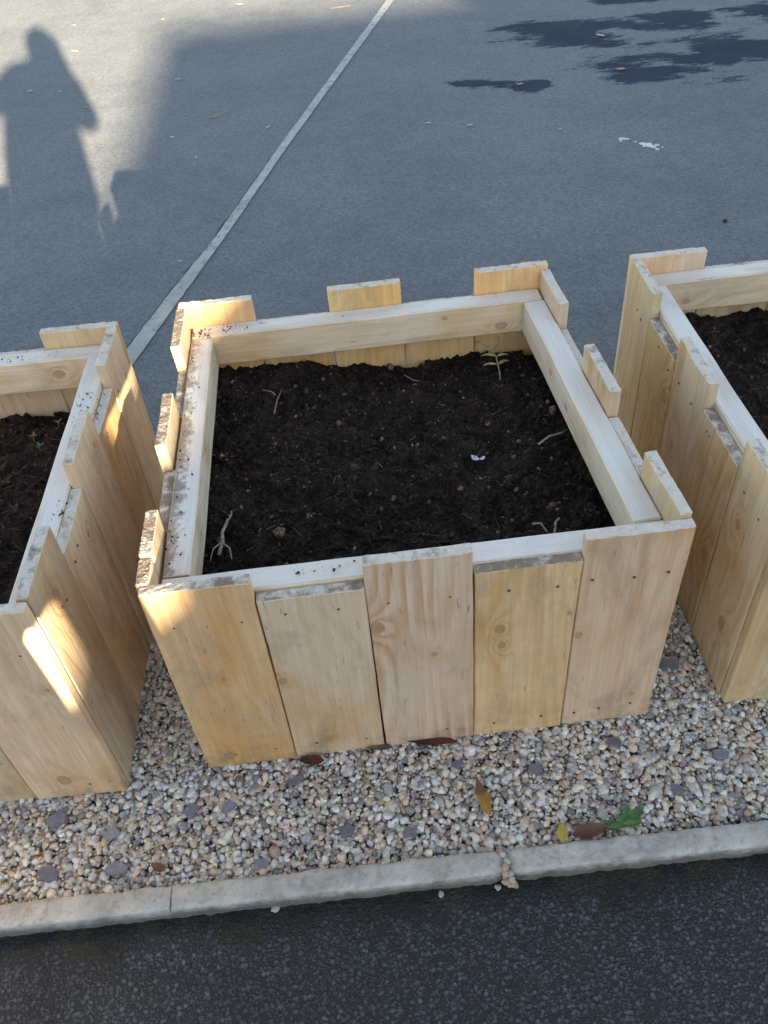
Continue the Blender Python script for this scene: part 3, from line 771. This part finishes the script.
leaf((.505, -.008, zg-.002), R(83), .115, .020, RED, 'long dark reddish strip standing in for the shadow under the middle front board', 5, curl=.05, fold=.2)  # shade under the board, put in as a dark leaf shape
leaf((.385, -.006, zg-.002), R(86), .060, .016, BRN, 'small brown leaf poking out under the planter beside the long reddish shadow strip', 6, curl=.05, fold=.2)
leaf((-.09, -.22, zg), R(60), .035, .018, BRN, 'small brown leaf fragment on the gravel near the left kerb joint', 7, curl=.3, fold=.3)
def straw(loc, pts, r, label, name='straw', mat=None, cat='straw', group=None):
    v, f = tube_mesh(name, pts, r); tag(link(name, mesh(name, v, f, None, True), mat or STRAW, None, loc), label, cat, group)
straw((-.082, -.175, zg+.006), [(-.055, -.012, 0), (-.01, .002, .003), (.02, .006, .002), (.052, .02, 0)], (.0022, .0016), 'pale straw lying on the gravel in front of the gap between left and middle planter')
straw((.366, -.118, zg+.006), [(-.03, .05, 0), (-.008, .018, .004), (.012, -.015, .003), (.036, -.055, 0)], (.0018, .0012), 'thin greenish straw on the gravel below the middle front boards', mat=plain('green_straw', (.36, .38, .16), .6))
straw((-.155, -.115, zg+.006), [(0, -.03, 0), (.003, 0, .002), (0, .03, 0)], (.0018, .0012), 'short upright-lying straw on the gravel below the left planter corner')
# the weed: a rosette of notched leaves
def weed():
    root = empty('weed', (.862, -.256, zg)); tag(root, 'small bright green weed growing from the gravel by the right kerb stone', 'weed')
    for k, (a, L) in enumerate([(72, .046), (-60, .062), (-30, .046), (98, .036), (20, .026), (-95, .040)]):
        me = leaf_mesh(L, L*.44, 40+k, curl=.3, lobes=5, fold=.35, n=32)
        a = R(a)
        link('leaf', me, GREEN, root, (-math.sin(a)*L*.5, math.cos(a)*L*.5, .004+.002*k), (R(10), 0, a))
weed()

# things lying in the compost of the middle planter
def on_soil(x, y): return SH(x, y)
def root_stem():
    x, y = .112, .27; z = on_soil(x, y)+.004
    a = tube_mesh('s', [(.006, .085, .006), (.002, .055, .010), (-.006, .03, .010), (-.004, 0, .008), (-.012, -.03, .004)], (.0032, .0048))
    b = tube_mesh('s', [(-.004, .0, .008), (.012, -.02, .010), (.016, -.045, .002)], (.0028, .0016))
    c = tube_mesh('s', [(-.004, .005, .008), (-.022, -.018, .012), (-.03, -.045, .002)], (.0022, .0012))
    d = tube_mesh('s', [(.002, .055, .010), (.014, .075, .016), (.012, .095, .010)], (.0022, .0012))
    V, F = join(a, b, c, d)
    tag(link('dead_stem', mesh('dead_stem', V, F, None, True), PALE, None, (x, y, z)), 'pale forked dead stem lying in the front left corner of the compost', 'stem')
root_stem()
def frond():
    x, y = .800, .815; z = on_soil(x, y)-.002
    root = empty('dried_fern', (x, y, z)); tag(root, 'yellowed wilted fern sprig standing near the back right of the compost', 'fern')
    fm = plain('dry_frond', (.36, .27, .10), .7, .3, 80)
    v, f = tube_mesh('stem', [(0, -.045, 0), (.003, -.015, .018), (0, .02, .040), (-.012, .05, .052), (-.03, .068, .05)], (.002, .0011))
    link('stem', mesh('stem', v, f, None, True), PALE, root)
    for k, (px, py, pz, a, L) in enumerate([(.0, .0, .028, 70, .040), (.0, .0, .028, -60, .045), (0, .02, .040, 60, .045), (0, .02, .04, -75, .040), (-.008, .04, .05, 80, .035), (-.008, .04, .05, -50, .04), (-.03, .068, .05, 30, .03), (-.004, .035, .046, -20, .035)]):
        aa = R(a); link('leaflet', leaf_mesh(L, L*.26, 60+k, curl=-.4, fold=.4, n=8), fm, root, (px-math.sin(aa)*L*.5, py+math.cos(aa)*L*.5, pz-.004), (R(-12), 0, aa))
frond()
LIL = plain('lilac_petal', (.55, .47, .60), .5, .15, 90, .1)
leaf((.682, .470, on_soil(.69, .47)+.004), R(35), .026, .014, LIL, 'tiny pale lilac petal on the dark compost right of centre', 70, 'petal', 'petal', curl=.6, n=8)
leaf((.698, .462, on_soil(.71, .462)+.004), R(-50), .018, .010, LIL, 'smaller lilac petal touching the first on the dark compost', 71, 'petal', 'petal', curl=.6, n=8)
def stick(x, y, pts, r, label, mat=PALE):
    zz = on_soil(x, y)+.007; straw((x*(1-.045*y/DP), y, zz), pts, r, label, 'twig', mat, 'twig', 'twigs lying in the compost')
TWIG = plain('brown_twig', (.22, .155, .10), .7, .35, 90)
stick(.232, .765, [(-.008, -.045, .002), (.002, 0, .012), (.014, .045, .010)], (.0026, .0014), 'brown slanting twig at the back left of the compost', TWIG)
stick(.218, .79, [(-.022, .018, .004), (.0, .0, .010), (.012, -.012, .006)], (.002, .0012), 'short pale twig crossing the slanting one at the back left', PALE)
stick(.60, .81, [(-.02, .03, .004), (.0, .0, .006), (.03, -.012, .004)], (.0022, .0013), 'bent brown twig in the compost below the back rail', TWIG)
stick(.90, .49, [(-.05, -.01, .0), (-.02, .004, .01), (.012, .012, .01), (.03, .03, .004)], (.0032, .0018), 'pale root piece beside the right-hand rail', PALE)
stick(.82, .21, [(-.012, -.02, .0), (-.004, .005, .012), (.008, .022, .004)], (.0032, .0024), 'short pale crumb of root near the front rail on the right', PALE)
stick(.785, .215, [(-.014, .012, .0), (.0, .002, .01), (.01, -.018, .002)], (.003, .002), 'stubby pale root crumb left of the other near the front rail', PALE)
# sprouts in the left planter
def sprouts():
    gm = plain('sprout_green', (.09, .15, .05), .5, .2, 80)
    for k, (x, y) in enumerate([(-.40, .745), (-.375, .70), (-.345, .79)]):
        root = empty('sprout', (x, y, .392)); tag(root, ['tiny green sprout in the left planter, middle of three', 'tiny green sprout in the left planter, nearest of three', 'tiny green sprout in the left planter, nearest its back rail'][k], 'sprout', 'sprouts in the left planter')
        v, f = tube_mesh('stem', [(0, 0, -.01), (.002, 0, .012), (.004, .003, .026)], (.0012, .0009)); link('stem', mesh('stem', v, f, None, True), gm, root)
        for q in range(3):
            a = R(120*q+40*k); link('leaf', leaf_mesh(.015, .006, 80+q+k, curl=.3, n=8), gm, root, (.004-math.sin(a)*.007, .003+math.cos(a)*.007, .020), (R(15), 0, a))
sprouts()

# litter on the yard
LITM = plain('bleached_leaf_bit', (.44, .40, .31), .7, .25, 70)
LITD = plain('tan_leaf_bit', (.32, .25, .16), .7, .3, 70)
zy = -.0195
lit = [(-.469, 4.93, .06, 'pale leaf fragment in the sun right of the shadow of the person'), (-.422, 3.93, .045, 'small white leaf scrap just below the sunlit patch'),
       (-.267, 3.604, .04, 'tiny pale scrap left of the painted line, second nearest'), (.113, 3.923, .06, 'faint grey leaf fragment close to the left side of the painted line'),
       (-1.432, 5.011, .06, 'pale fleck inside the chest of the shadow'), (-1.227, 4.945, .045, 'pale fleck inside the shoulder of the shadow'),
       (-1.01, 4.587, .05, 'brown scrap at the elbow edge of the shadow'), (-1.398, 6.506, .06, 'bright scrap right of the head of the shadow'),
       (-1.274, 5.803, .09, 'pale strip of leaf at the shoulder of the shadow'), (.984, 3.724, .05, 'pale scrap on the bare asphalt above the middle planter, left one'),
       (1.197, 3.631, .05, 'pale scrap on the bare asphalt above the middle planter, right one'), (2.185, 4.234, .08, 'orange-tan leaf in the middle of the damp patch'),
       (2.25, 4.896, .10, 'pale leaf strip lying in the upper damp patch'), (1.579, 4.166, .06, 'tan leaf in the lowest damp patch'),
       (-.118, 6.602, .09, 'pale leaf at the top edge beside the sunlight'), (-.262, 2.459, .035, 'pale scrap on the asphalt behind the gap between planters'),
       (-.702, 6.404, .05, 'small pale scrap in the sunlight at the top'), (1.637, 3.444, .03, 'tiny pale scrap below the damp patches'), (1.95, 3.6, .03, 'tiny tan scrap between damp patches and white splash')]
rl = random.Random(9)
for k, (x, y, L, lab) in enumerate(lit):
    L *= .75
    leaf((x, y, zy), R(rl.uniform(20, 160)), L, L*rl.uniform(.3, .7), LITD if 'tan' in lab or 'brown' in lab else LITM, lab, 100+k, 'leaf_fragment', 'leaf', 'leaf scraps on the playground asphalt', curl=.15, n=8, fold=.2)
v, f = join(tube_mesh('t', [(-.07, -.02, .0), (-.02, .0, .006), (.03, .03, .004), (.075, .075, .0)], (.0035, .0022)), tube_mesh('t', [(-.02, .0, .006), (-.045, -.035, .0)], (.0028, .0018)), tube_mesh('t', [(-.055, -.015, .004), (-.085, .0, .0)], (.0024, .0014)))
tag(link('twig', mesh('twig', v, f, None, True), PALE, None, (-.155, 4.191, zy+.003)), 'forked pale twig on the asphalt left of the painted line', 'twig')
v, f = tube_mesh('t', [(-.09, .0, .0), (-.03, -.015, .006), (.03, .0, .004), (.09, .02, .0)], (.003, .0018))
tag(link('twig', mesh('twig', v, f, None, True), TWIG, None, (.645, 6.21, zy+.003)), 'thin curved twig at the sunlit top edge of the asphalt', 'twig')
def splash():
    rnd = random.Random(12); V = []; F = []
    blobs = [(-.05, .085, .016), (-.028, .075, .010), (-.065, .06, .007), (.0, .03, .008), (.025, .0, .015), (.045, -.025, .024), (.06, -.055, .016), (.085, -.04, .012), (.07, -.09, .012), (.02, -.04, .007), (.10, -.075, .006)]
    for (bx, by, r) in blobs:
        b = len(V); n = 18; V.append((bx, by, .002))
        for k in range(n):
            t = 6.283*k/n; q = r*(1+.55*N3(math.cos(t)*2+bx*90, math.sin(t)*2+by*90, 0)+rnd.uniform(-.15, .15))
            V.append((bx+math.cos(t)*q, by+math.sin(t)*q*1.1, .0005))
        for k in range(n): F.append((b, b+1+k, b+1+(k+1) % n))
    V = [(x, y, z+i*1e-5) for i, (x, y, z) in enumerate(V)]
    tag(link('bird_dropping', mesh('bird_dropping', V, F, None, True), plain('dried_white_splash', (.62, .62, .60), .8, .2, 60), None, (1.955, 3.16, zy-.0003)), 'white splash of dried bird dropping on the asphalt at the right', 'bird dropping')
splash()
bm = bmesh.new(); bmesh.ops.create_icosphere(bm, subdivisions=2, radius=.010*S)
for vv in bm.verts: vv.co *= 1+.25*N3(*(vv.co*130)); vv.co.z *= .7
me = bpy.data.meshes.new('pebble'); bm.to_mesh(me); bm.free()
tag(link('pebble', me, plain('dark_pebble', (.03, .03, .03)), None, (2.054, 2.272, zy+.006)), 'single dark pebble on the asphalt behind the right planter', 'pebble')
# stray gravel that has rolled onto the path
rl = random.Random(3)
for k, (x, y, s, lab) in enumerate([(.145, -.318, .007, 'cream pebble on the path edge, left of the others'), (.478, -.327, .006, 'white pebble on the path against the kerb, left of the broken joint'), (.592, -.331, .006, 'rounded grey pebble on the path under the broken joint')]):
    bm = bmesh.new(); bmesh.ops.create_icosphere(bm, subdivisions=2, radius=s*S)
    for vv in bm.verts: vv.co *= 1+.7*N3(*(vv.co*150+Vector((k, 0, 0)))); vv.co.z *= .6; vv.co.x *= 1.3
    me = bpy.data.meshes.new('pebble'); bm.to_mesh(me); bm.free()
    for pf in me.polygons: pf.use_smooth = True
    tag(link('pebble', me, plain('pale_pebble', (.50-.03*k, .45-.02*k, .36), .6, .2, 90), None, (x, y, -.03+s*.55), (0, 0, rl.uniform(0, 3))), lab, 'pebble', 'pebbles that rolled onto the path')

# ------------------------------------------------------------------ sun direction frame
SUNV = Vector((-0.25256587, 0.94024137, -0.22837831)); TAN = 0.23457762
HZ = Vector((SUNV.x, SUNV.y, 0)).normalized(); NX = Vector((HZ.y, -HZ.x, 0))
def sl(s, l, z=0.0): return NX*s + HZ*l + Vector((0, 0, z))
def fr(s, l, z=0.0): return tuple(sl(s, l, z))

# ------------------------------------------------------------------ the photographer standing behind the camera
CAM = Vector((0.42479702, -1.01473641, 1.71466734))
CR = Vector((0.99304829, -0.09321794, -0.07187145)); CU = Vector((0.11648496, 0.69049112, 0.71390004)); CF = Vector((0.01692169, 0.71730916, -0.69654951))
def skin(name, pts, edges, mat, root_i=0, parent=None, sub=2):
    me = bpy.data.meshes.new(name)
    me.from_pydata([tuple(Vector(p)*S) for p, r in pts], edges, [])
    o = bpy.data.objects.new(name, me); col.objects.link(o)
    bm = bmesh.new(); bm.from_mesh(me); lay = bm.verts.layers.skin.verify()
    bm.verts.ensure_lookup_table()
    for v, (p, r) in zip(bm.verts, pts):
        r = r if isinstance(r, tuple) else (r, r)
        v[lay].radius = (r[0]*S, r[1]*S); v[lay].use_root = (v.index == root_i)
    bm.to_mesh(me); bm.free()
    md = o.modifiers.new('skin', 'SKIN'); md.use_smooth_shade = True
    sb = o.modifiers.new('sub', 'SUBSURF'); sb.levels = sub; sb.render_levels = sub
    me.materials.append(mat)
    if parent: o.parent = parent
    return o
def person():
    SKN = plain('skin', (.55, .36, .27), .5, .08, 60, .1); JAC = plain('navy_jacket', (.03, .035, .05), .8, .3, 60, .3)
    TRO = plain('dark_trousers', (.035, .035, .04), .85, .3, 80, .3); HAI = plain('brown_hair', (.06, .035, .02), .6, .3, 120, .4); SHO = plain('black_boots', (.02, .02, .02), .5, .3)
    l0 = -1.50
    base = sl(-.2, l0, 0)
    root = empty('person', (base.x, base.y, -.03)); tag(root, 'person in a dark jacket standing behind the camera holding up a phone', 'person')
    W = lambda s, l, z: tuple(sl(s, l, z) - Vector((base.x, base.y, -.03)))
    hip = (-.165, l0, 1.12); hd = (.052, l0+.06, 1.845)
    camv = CAM - CF*.022
    cs, cl, cz = camv.dot(NX), camv.dot(HZ), camv.z
    hr = (cs+.030, cl-.035, cz-.150); hl = (cs-.060, cl-.035, cz-.150)      # wrists
    er = (.222, l0+.14, 1.315); el = (-.345, l0+.12, 1.48)
    sr = (.135, l0, 1.66); slf = (-.155, l0, 1.67)
    kr = (-.075, l0+.02, .52); kl = (-.295, l0+.02, .52); ar = (-.08, l0, .07); al = (-.305, l0, .07)
    P_ = [(W(*hip), (.13, .10)), (W(-.11, l0, 1.2), (.125, .095)), (W(-.05, l0, 1.45), (.14, .10)), (W(-.01, l0+.01, 1.60), (.10, .08)), (W(.03, l0+.03, 1.69), .055),
          (W(*hd), (.085, .095)), (W(.055, l0+.06, 1.925), (.074, .082)),
          (W(*sr), .062), (W(*er), .045), (W(*hr), .030), (W(*slf), .062), (W(*el), .045), (W(*hl), .030),
          (W(-.075, l0, 1.0), .08), (W(*kr), .060), (W(*ar), .042), (W(-.285, l0, 1.0), .08), (W(*kl), .060), (W(*al), .042),
          (W(-.08, l0+.13, .03), .035), (W(-.31, l0+.13, .03), .035), (W(.050, l0+.165, 1.82), .012)]
    E = [(0, 1), (1, 2), (2, 3), (3, 4), (4, 5), (5, 6), (3, 7), (7, 8), (8, 9), (3, 10), (10, 11), (11, 12), (0, 13), (13, 14), (14, 15), (0, 16), (16, 17), (17, 18), (15, 19), (18, 20), (5, 21)]
    # hands: palm plus four fingers and a thumb, folded round the phone's sides
    for wi, (wx, wl, wz), sg in ((9, hr, 1), (12, hl, -1)):
        b = len(P_); P_.append((W(wx-sg*.004, wl+.012, wz+.045), .022)); E.append((wi, b))
        for q in range(4):
            fz = wz+.040+.019*q; L = (.020, .024, .026, .022)[q]
            a = len(P_)
            P_ += [(W(wx+sg*.006, wl+.018+.012*q, fz), .0095), (W(wx+sg*.002, wl+.040+.012*q, fz+.010), .0085), (W(wx-sg*L, wl+.040+.012*q, fz+.012), .0075)]
            E += [(b, a), (a, a+1), (a+1, a+2)]
        a = len(P_); P_ += [(W(wx-sg*.018, wl+.002, wz+.050), .011), (W(wx-sg*.034, wl+.004, wz+.075), .0095)]; E += [(b, a), (a, a+1)]
    body = skin('body', P_, E, SKN, 0, root)
    J = [(W(-.09, l0, 1.02), (.17, .235)), (W(-.08, l0, 1.15), (.165, .235)), (W(-.07, l0, 1.33), (.165, .24)), (W(-.04, l0, 1.52), (.16, .235)), (W(.015, l0+.01, 1.665), (.13, .16)), (W(.035, l0+.03, 1.705), (.075, .075)),
         (W(sr[0], l0, 1.65), .085), (W(er[0]-.005, er[1], er[2]), .070), (W(hr[0]+.012, hr[1]-.03, hr[2]-.05), .042), (W(slf[0], l0, 1.655), .085), (W(el[0]+.01, el[1], el[2]), .066), (W(hl[0]-.014, hl[1]-.03, hl[2]-.04), .042)]
    skin('jacket', J, [(0, 1), (1, 2), (2, 3), (3, 4), (4, 5), (3, 6), (6, 7), (7, 8), (3, 9), (9, 10), (10, 11)], JAC, 0, root)
    skin('trousers', [(W(-.165, l0, 1.13), (.15, .11)), (W(-.075, l0, 1.0), .088), (W(-.072, l0, .80), .092), (W(*kr), .086), (W(-.08, l0, .14), .062), (W(-.285, l0, 1.0), .085), (W(-.290, l0, .80), .095), (W(*kl), .090), (W(-.305, l0, .14), .062)],
         [(0, 1), (1, 2), (2, 3), (3, 4), (0, 5), (5, 6), (6, 7), (7, 8)], TRO, 0, root)
    for (s_, l_, z_) in (ar, al):
        skin('shoe', [(W(s_, l_-.03, .045), .052), (W(s_, l_+.06, .035), .05), (W(s_, l_+.15, .025), .042), (W(s_, l_, .12), .055)], [(0, 1), (1, 2), (0, 3)], SHO, 0, root)
    skin('hair', [(W(.052, l0+.035, 1.905), (.102, .100)), (W(.048, l0+.0, 1.85), (.108, .09)), (W(.045, l0-.02, 1.75), (.105, .065)), (W(.045, l0-.025, 1.66), (.07, .045))], [(0, 1), (1, 2), (2, 3)], HAI, 0, root)
    for d in (-.033, .033):
        bm = bmesh.new(); bmesh.ops.create_uvsphere(bm, u_segments=12, v_segments=8, radius=.011*S); me = bpy.data.meshes.new('eye'); bm.to_mesh(me); bm.free()
        link('eye', me, plain('eye_white', (.7, .68, .65), .2), root, W(.052+d, l0+.150, 1.85))
    bm = bmesh.new(); bmesh.ops.create_uvsphere(bm, u_segments=12, v_segments=8, radius=1.0)
    for vv in bm.verts: vv.co = Vector((vv.co.x*.026, vv.co.y*.008, vv.co.z*.007))*S
    me = bpy.data.meshes.new('mouth'); bm.to_mesh(me); bm.free(); link('mouth', me, plain('lips', (.40, .17, .14), .5), root, W(.050, l0+.150, 1.785))
    # the phone whose lens is the camera
    ph = empty('phone', tuple(CAM - CF*.012 - CU*.055)); tag(ph, 'slim black phone held up in both hands by the person behind the planters', 'phone')
    rot = Matrix((CR, CU, -CF)).transposed().to_euler(); ph.rotation_euler = rot
    xs = spaced(-.042, .042, 4, .004); ys = spaced(-.085, .085, 6, .004); zs = [-.005, -.003, .003, .005]
    def fn(i, j, k, x, y, z):
        ex = i in (0, len(xs)-1); ey = j in (0, len(ys)-1); ez = k in (0, 3); b = .0016
        if ex+ey+ez >= 2: return (x-math.copysign(b, x)*ex, y-math.copysign(b, y)*ey, z-math.copysign(b, z)*ez)
        return (x, y, z)
    V, F, M = lattice(xs, ys, zs, fn, 0)
    link('case', mesh('case', V, F), plain('phone_black', (.012, .012, .014), .35, .1), ph)
    link('screen', mesh('screen', [(-.038, -.080, .0056), (.038, -.080, .0056), (.038, .080, .0056), (-.038, .080, .0056)], [(0, 1, 2, 3)]), plain('phone_glass', (.02, .022, .025), .08, .05, 20, 0), ph)
person()

# ------------------------------------------------------------------ school building whose roof throws the long shadow
def building():
    BR = NT('brick_wall'); p = BR.obj()
    bt = BR.n('ShaderNodeTexBrick'); mp = BR.n('ShaderNodeMapping'); BR.set(mp.inputs[0], p); mp.inputs['Rotation'].default_value = (R(90), 0, 0); BR.set(bt.inputs[0], mp.outputs[0])
    bt.inputs['Scale'].default_value = 4.4; bt.inputs['Color1'].default_value = (.30, .13, .08, 1); bt.inputs['Color2'].default_value = (.36, .18, .11, 1); bt.inputs['Mortar'].default_value = (.4, .37, .33, 1)
    bt.inputs['Mortar Size'].default_value = .012
    BRICK = BR.done(bt.outputs[0], .85)
    TILE = plain('slate_roof', (.12, .12, .13), .7, .3, 6); GLS = plain('window_glass', (.04, .05, .06), .08, .1, 2, 0); FRM = plain('white_frame', (.75, .74, .72), .5, .05); DOO = plain('blue_door', (.06, .12, .30), .45, .1)
    BL = 22.0
    zof = lambda l: TAN*(BL+l)-.02
    zr1 = zof(6.15); sr1 = .94; slope = TAN*(5.627-3.847)/(.80-.385)
    ez = 4.3; se = sr1-(zr1-ez)/slope
    Dp = 4.0; se = .80 + ((ez/TAN - (BL-Dp)) - 5.63)/3.73
    base = sl(se, -BL, 0)
    root = empty('school_building', tuple(base + Vector((0, 0, -.03))), math.atan2(NX.y, NX.x)); tag(root, 'brick school building with hipped slate roof behind the photographer, casting the long shadow', 'building')
    # local frame: x = s - se, y = l + BL, z
    def box(x0, x1, y0, y1, z0, z1):
        V = [(x, y, z) for z in (z0, z1) for x, y in ((x0, y0), (x1, y0), (x1, y1), (x0, y1))]
        return V, [(3, 2, 1, 0), (4, 5, 6, 7), (0, 1, 5, 4), (1, 2, 6, 5), (2, 3, 7, 6), (3, 0, 4, 7)]
    xr = sr1-se; x2 = 3.06-se; Lw = 17.0
    v, f = box(.25, x2, -Dp+.25, Dp-.25, 0, ez); link('wall', mesh('wall', v, f), BRICK, root)
    # the hip end: the ridge sits at y=0, eaves corners carry the same rake
    V = [(0, -Dp, ez), (x2+.3, -Dp, ez), (x2+.3, Dp, ez), (0, Dp, ez), (xr, 0, zr1+.03), (x2+.3, 0, zr1-.10)]
    F = [(0, 1, 5, 4), (2, 3, 4, 5), (3, 0, 4), (1, 2, 5), (0, 3, 2, 1)]
    link('roof', mesh('roof', V, F), TILE, root)
    H2 = zof(9.5)
    v, f = box(x2, Lw, -Dp-.8, Dp+.8, 0, H2-2.2); link('wall', mesh('wall', v, f), BRICK, root)
    V = [(x2-.0, -Dp-1.1, H2-2.2), (Lw+.3, -Dp-1.1, H2-2.2), (Lw+.3, Dp+1.1, H2-2.2), (x2-.0, Dp+1.1, H2-2.2), (x2-.0, 0, H2), (Lw+.3, 0, H2)]
    F = [(0, 1, 5, 4), (2, 3, 4, 5), (3, 0, 4), (1, 2, 5), (0, 3, 2, 1)]
    link('roof', mesh('roof', V, F), TILE, root)
    def window(x, z, y, w, h):
        v, f = join(box(x-w/2, x+w/2, y, y+.06, z, z+.08), box(x-w/2, x+w/2, y, y+.06, z+h-.08, z+h), box(x-w/2, x-w/2+.08, y+.002, y+.058, z+.08, z+h-.08), box(x+w/2-.08, x+w/2, y+.002, y+.058, z+.08, z+h-.08), box(x-.03, x+.03, y+.004, y+.056, z+.08, z+h-.08))
        o = link('window', mesh('window', v, f), FRM, root)
        v, f = box(x-w/2+.06, x+w/2-.06, y+.01, y+.03, z+.06, z+h-.06); link('pane', mesh('pane', v, f), GLS, o)
    for z in (1.0, 3.4):
        window(1.6, z, Dp-.25, 1.2, 1.4); window(3.6, z, Dp-.25, 1.2, 1.4)
        for k in range(5):
            x = x2+1.7+k*2.4
            if z > 2 or k != 2: window(x, z, Dp+.8, 1.3, 1.5)
    x = x2+1.7+4.8
    v, f = box(x-.6, x+.6, Dp+.8, Dp+.86, 0, 2.4); d = link('door', mesh('door', v, f), DOO, root)
    v, f = tube_mesh('handle', [(x+.45, Dp+.9, .95), (x+.45, Dp+.93, 1.05), (x+.45, Dp+.9, 1.2)], (.02, .02)); link('handle', mesh('handle', v, f), STEEL, d)
building()

# unseen wall added to block low sun; its step narrows the sun patch
def sun_block_wall():
    wl = 10.0; h = TAN*(wl+1.62)-.02; h2 = TAN*(wl+2.95)-.02; xs_ = 9.0+.055
    bt = NT('old_brick'); p = bt.obj(); b = bt.n('ShaderNodeTexBrick'); mp = bt.n('ShaderNodeMapping'); bt.set(mp.inputs[0], p); mp.inputs['Rotation'].default_value = (R(90), 0, 0); bt.set(b.inputs[0], mp.outputs[0])
    b.inputs['Scale'].default_value = 4.4; b.inputs['Color1'].default_value = (.28, .13, .085, 1); b.inputs['Color2'].default_value = (.35, .19, .12, 1); b.inputs['Mortar'].default_value = (.38, .35, .31, 1); b.inputs['Mortar Size'].default_value = .012
    bm_ = bt.done(bt.mix(bt.ramp(bt.noise(p, 3, 4), .4, .7, 0, .4), b.outputs[0], (.14, .11, .09)), .9)
    o = sl(-9, -wl, 0); root = empty('sun_block_wall', (o.x, o.y, -.03), math.atan2(NX.y, NX.x)); tag(root, 'unseen brick wall with stone coping, added behind the photographer to block low sun', 'wall')
    idf = lambda i, j, k, x, y, z: (x, y, z)
    V, F = join(lattice([0, xs_], [-.13, .13], [0, h-.06], idf, 0)[:2], lattice([xs_, 18], [-.15, .15], [0, h2-.06], idf, 0)[:2]); link('wall', mesh('wall', V, F), bm_, root)
    cp = lambda i, j, k, x, y, z: (x, y, z-(.03 if k == 2 and j in (0, 3) else 0))
    V, F = join(lattice([-.02, xs_-.002], [-.18, -.15, .15, .18], [h-.06, h-.03, h], cp, 0)[:2], lattice([xs_, 18.02], [-.20, -.17, .17, .20], [h2-.06, h2-.03, h2], cp, 0)[:2]); link('coping', mesh('coping', V, F), KERB, root)
sun_block_wall()

# ------------------------------------------------------------------ camera, light, world
cd = bpy.data.cameras.new('camera'); cam = bpy.data.objects.new('camera', cd); col.objects.link(cam)
cd.sensor_fit = 'VERTICAL'; cd.sensor_height = 36.0; cd.lens = 853.5281/1024*36.0
cd.clip_start = 0.05; cd.clip_end = 2000
M = Matrix((CR, CU, -CF)).transposed().to_4x4(); M.translation = CAM*S
cam.matrix_world = M; sc.camera = cam

sd = bpy.data.lights.new('sun', 'SUN'); sd.energy = 46.0; sd.angle = R(0.6); sd.color = (1.0, 0.83, 0.58)
so = bpy.data.objects.new('sun', sd); col.objects.link(so)
so.rotation_euler = SUNV.to_track_quat('-Z', 'Y').to_euler(); so.location = -SUNV*40
w = bpy.data.worlds.new('World'); sc.world = w; w.use_nodes = True
t = w.node_tree; bg = t.nodes['Background']
sky = t.nodes.new('ShaderNodeTexSky'); sky.sky_type = 'NISHITA'; sky.sun_disc = False
sky.sun_elevation = R(13.2); sky.sun_rotation = math.atan2(-SUNV.x, -SUNV.y); sky.air_density = 1.0; sky.dust_density = 0.3; sky.ozone_density = 1.0
hs = t.nodes.new('ShaderNodeHueSaturation'); hs.inputs['Saturation'].default_value = 0.70
t.links.new(sky.outputs[0], hs.inputs['Color']); t.links.new(hs.outputs[0], bg.inputs[0]); bg.inputs[1].default_value = 0.42
sc.view_settings.view_transform = 'Standard'; sc.view_settings.look = 'None'; sc.view_settings.exposure = 0; sc.view_settings.gamma = 1
sc.cycles.use_adaptive_sampling = True
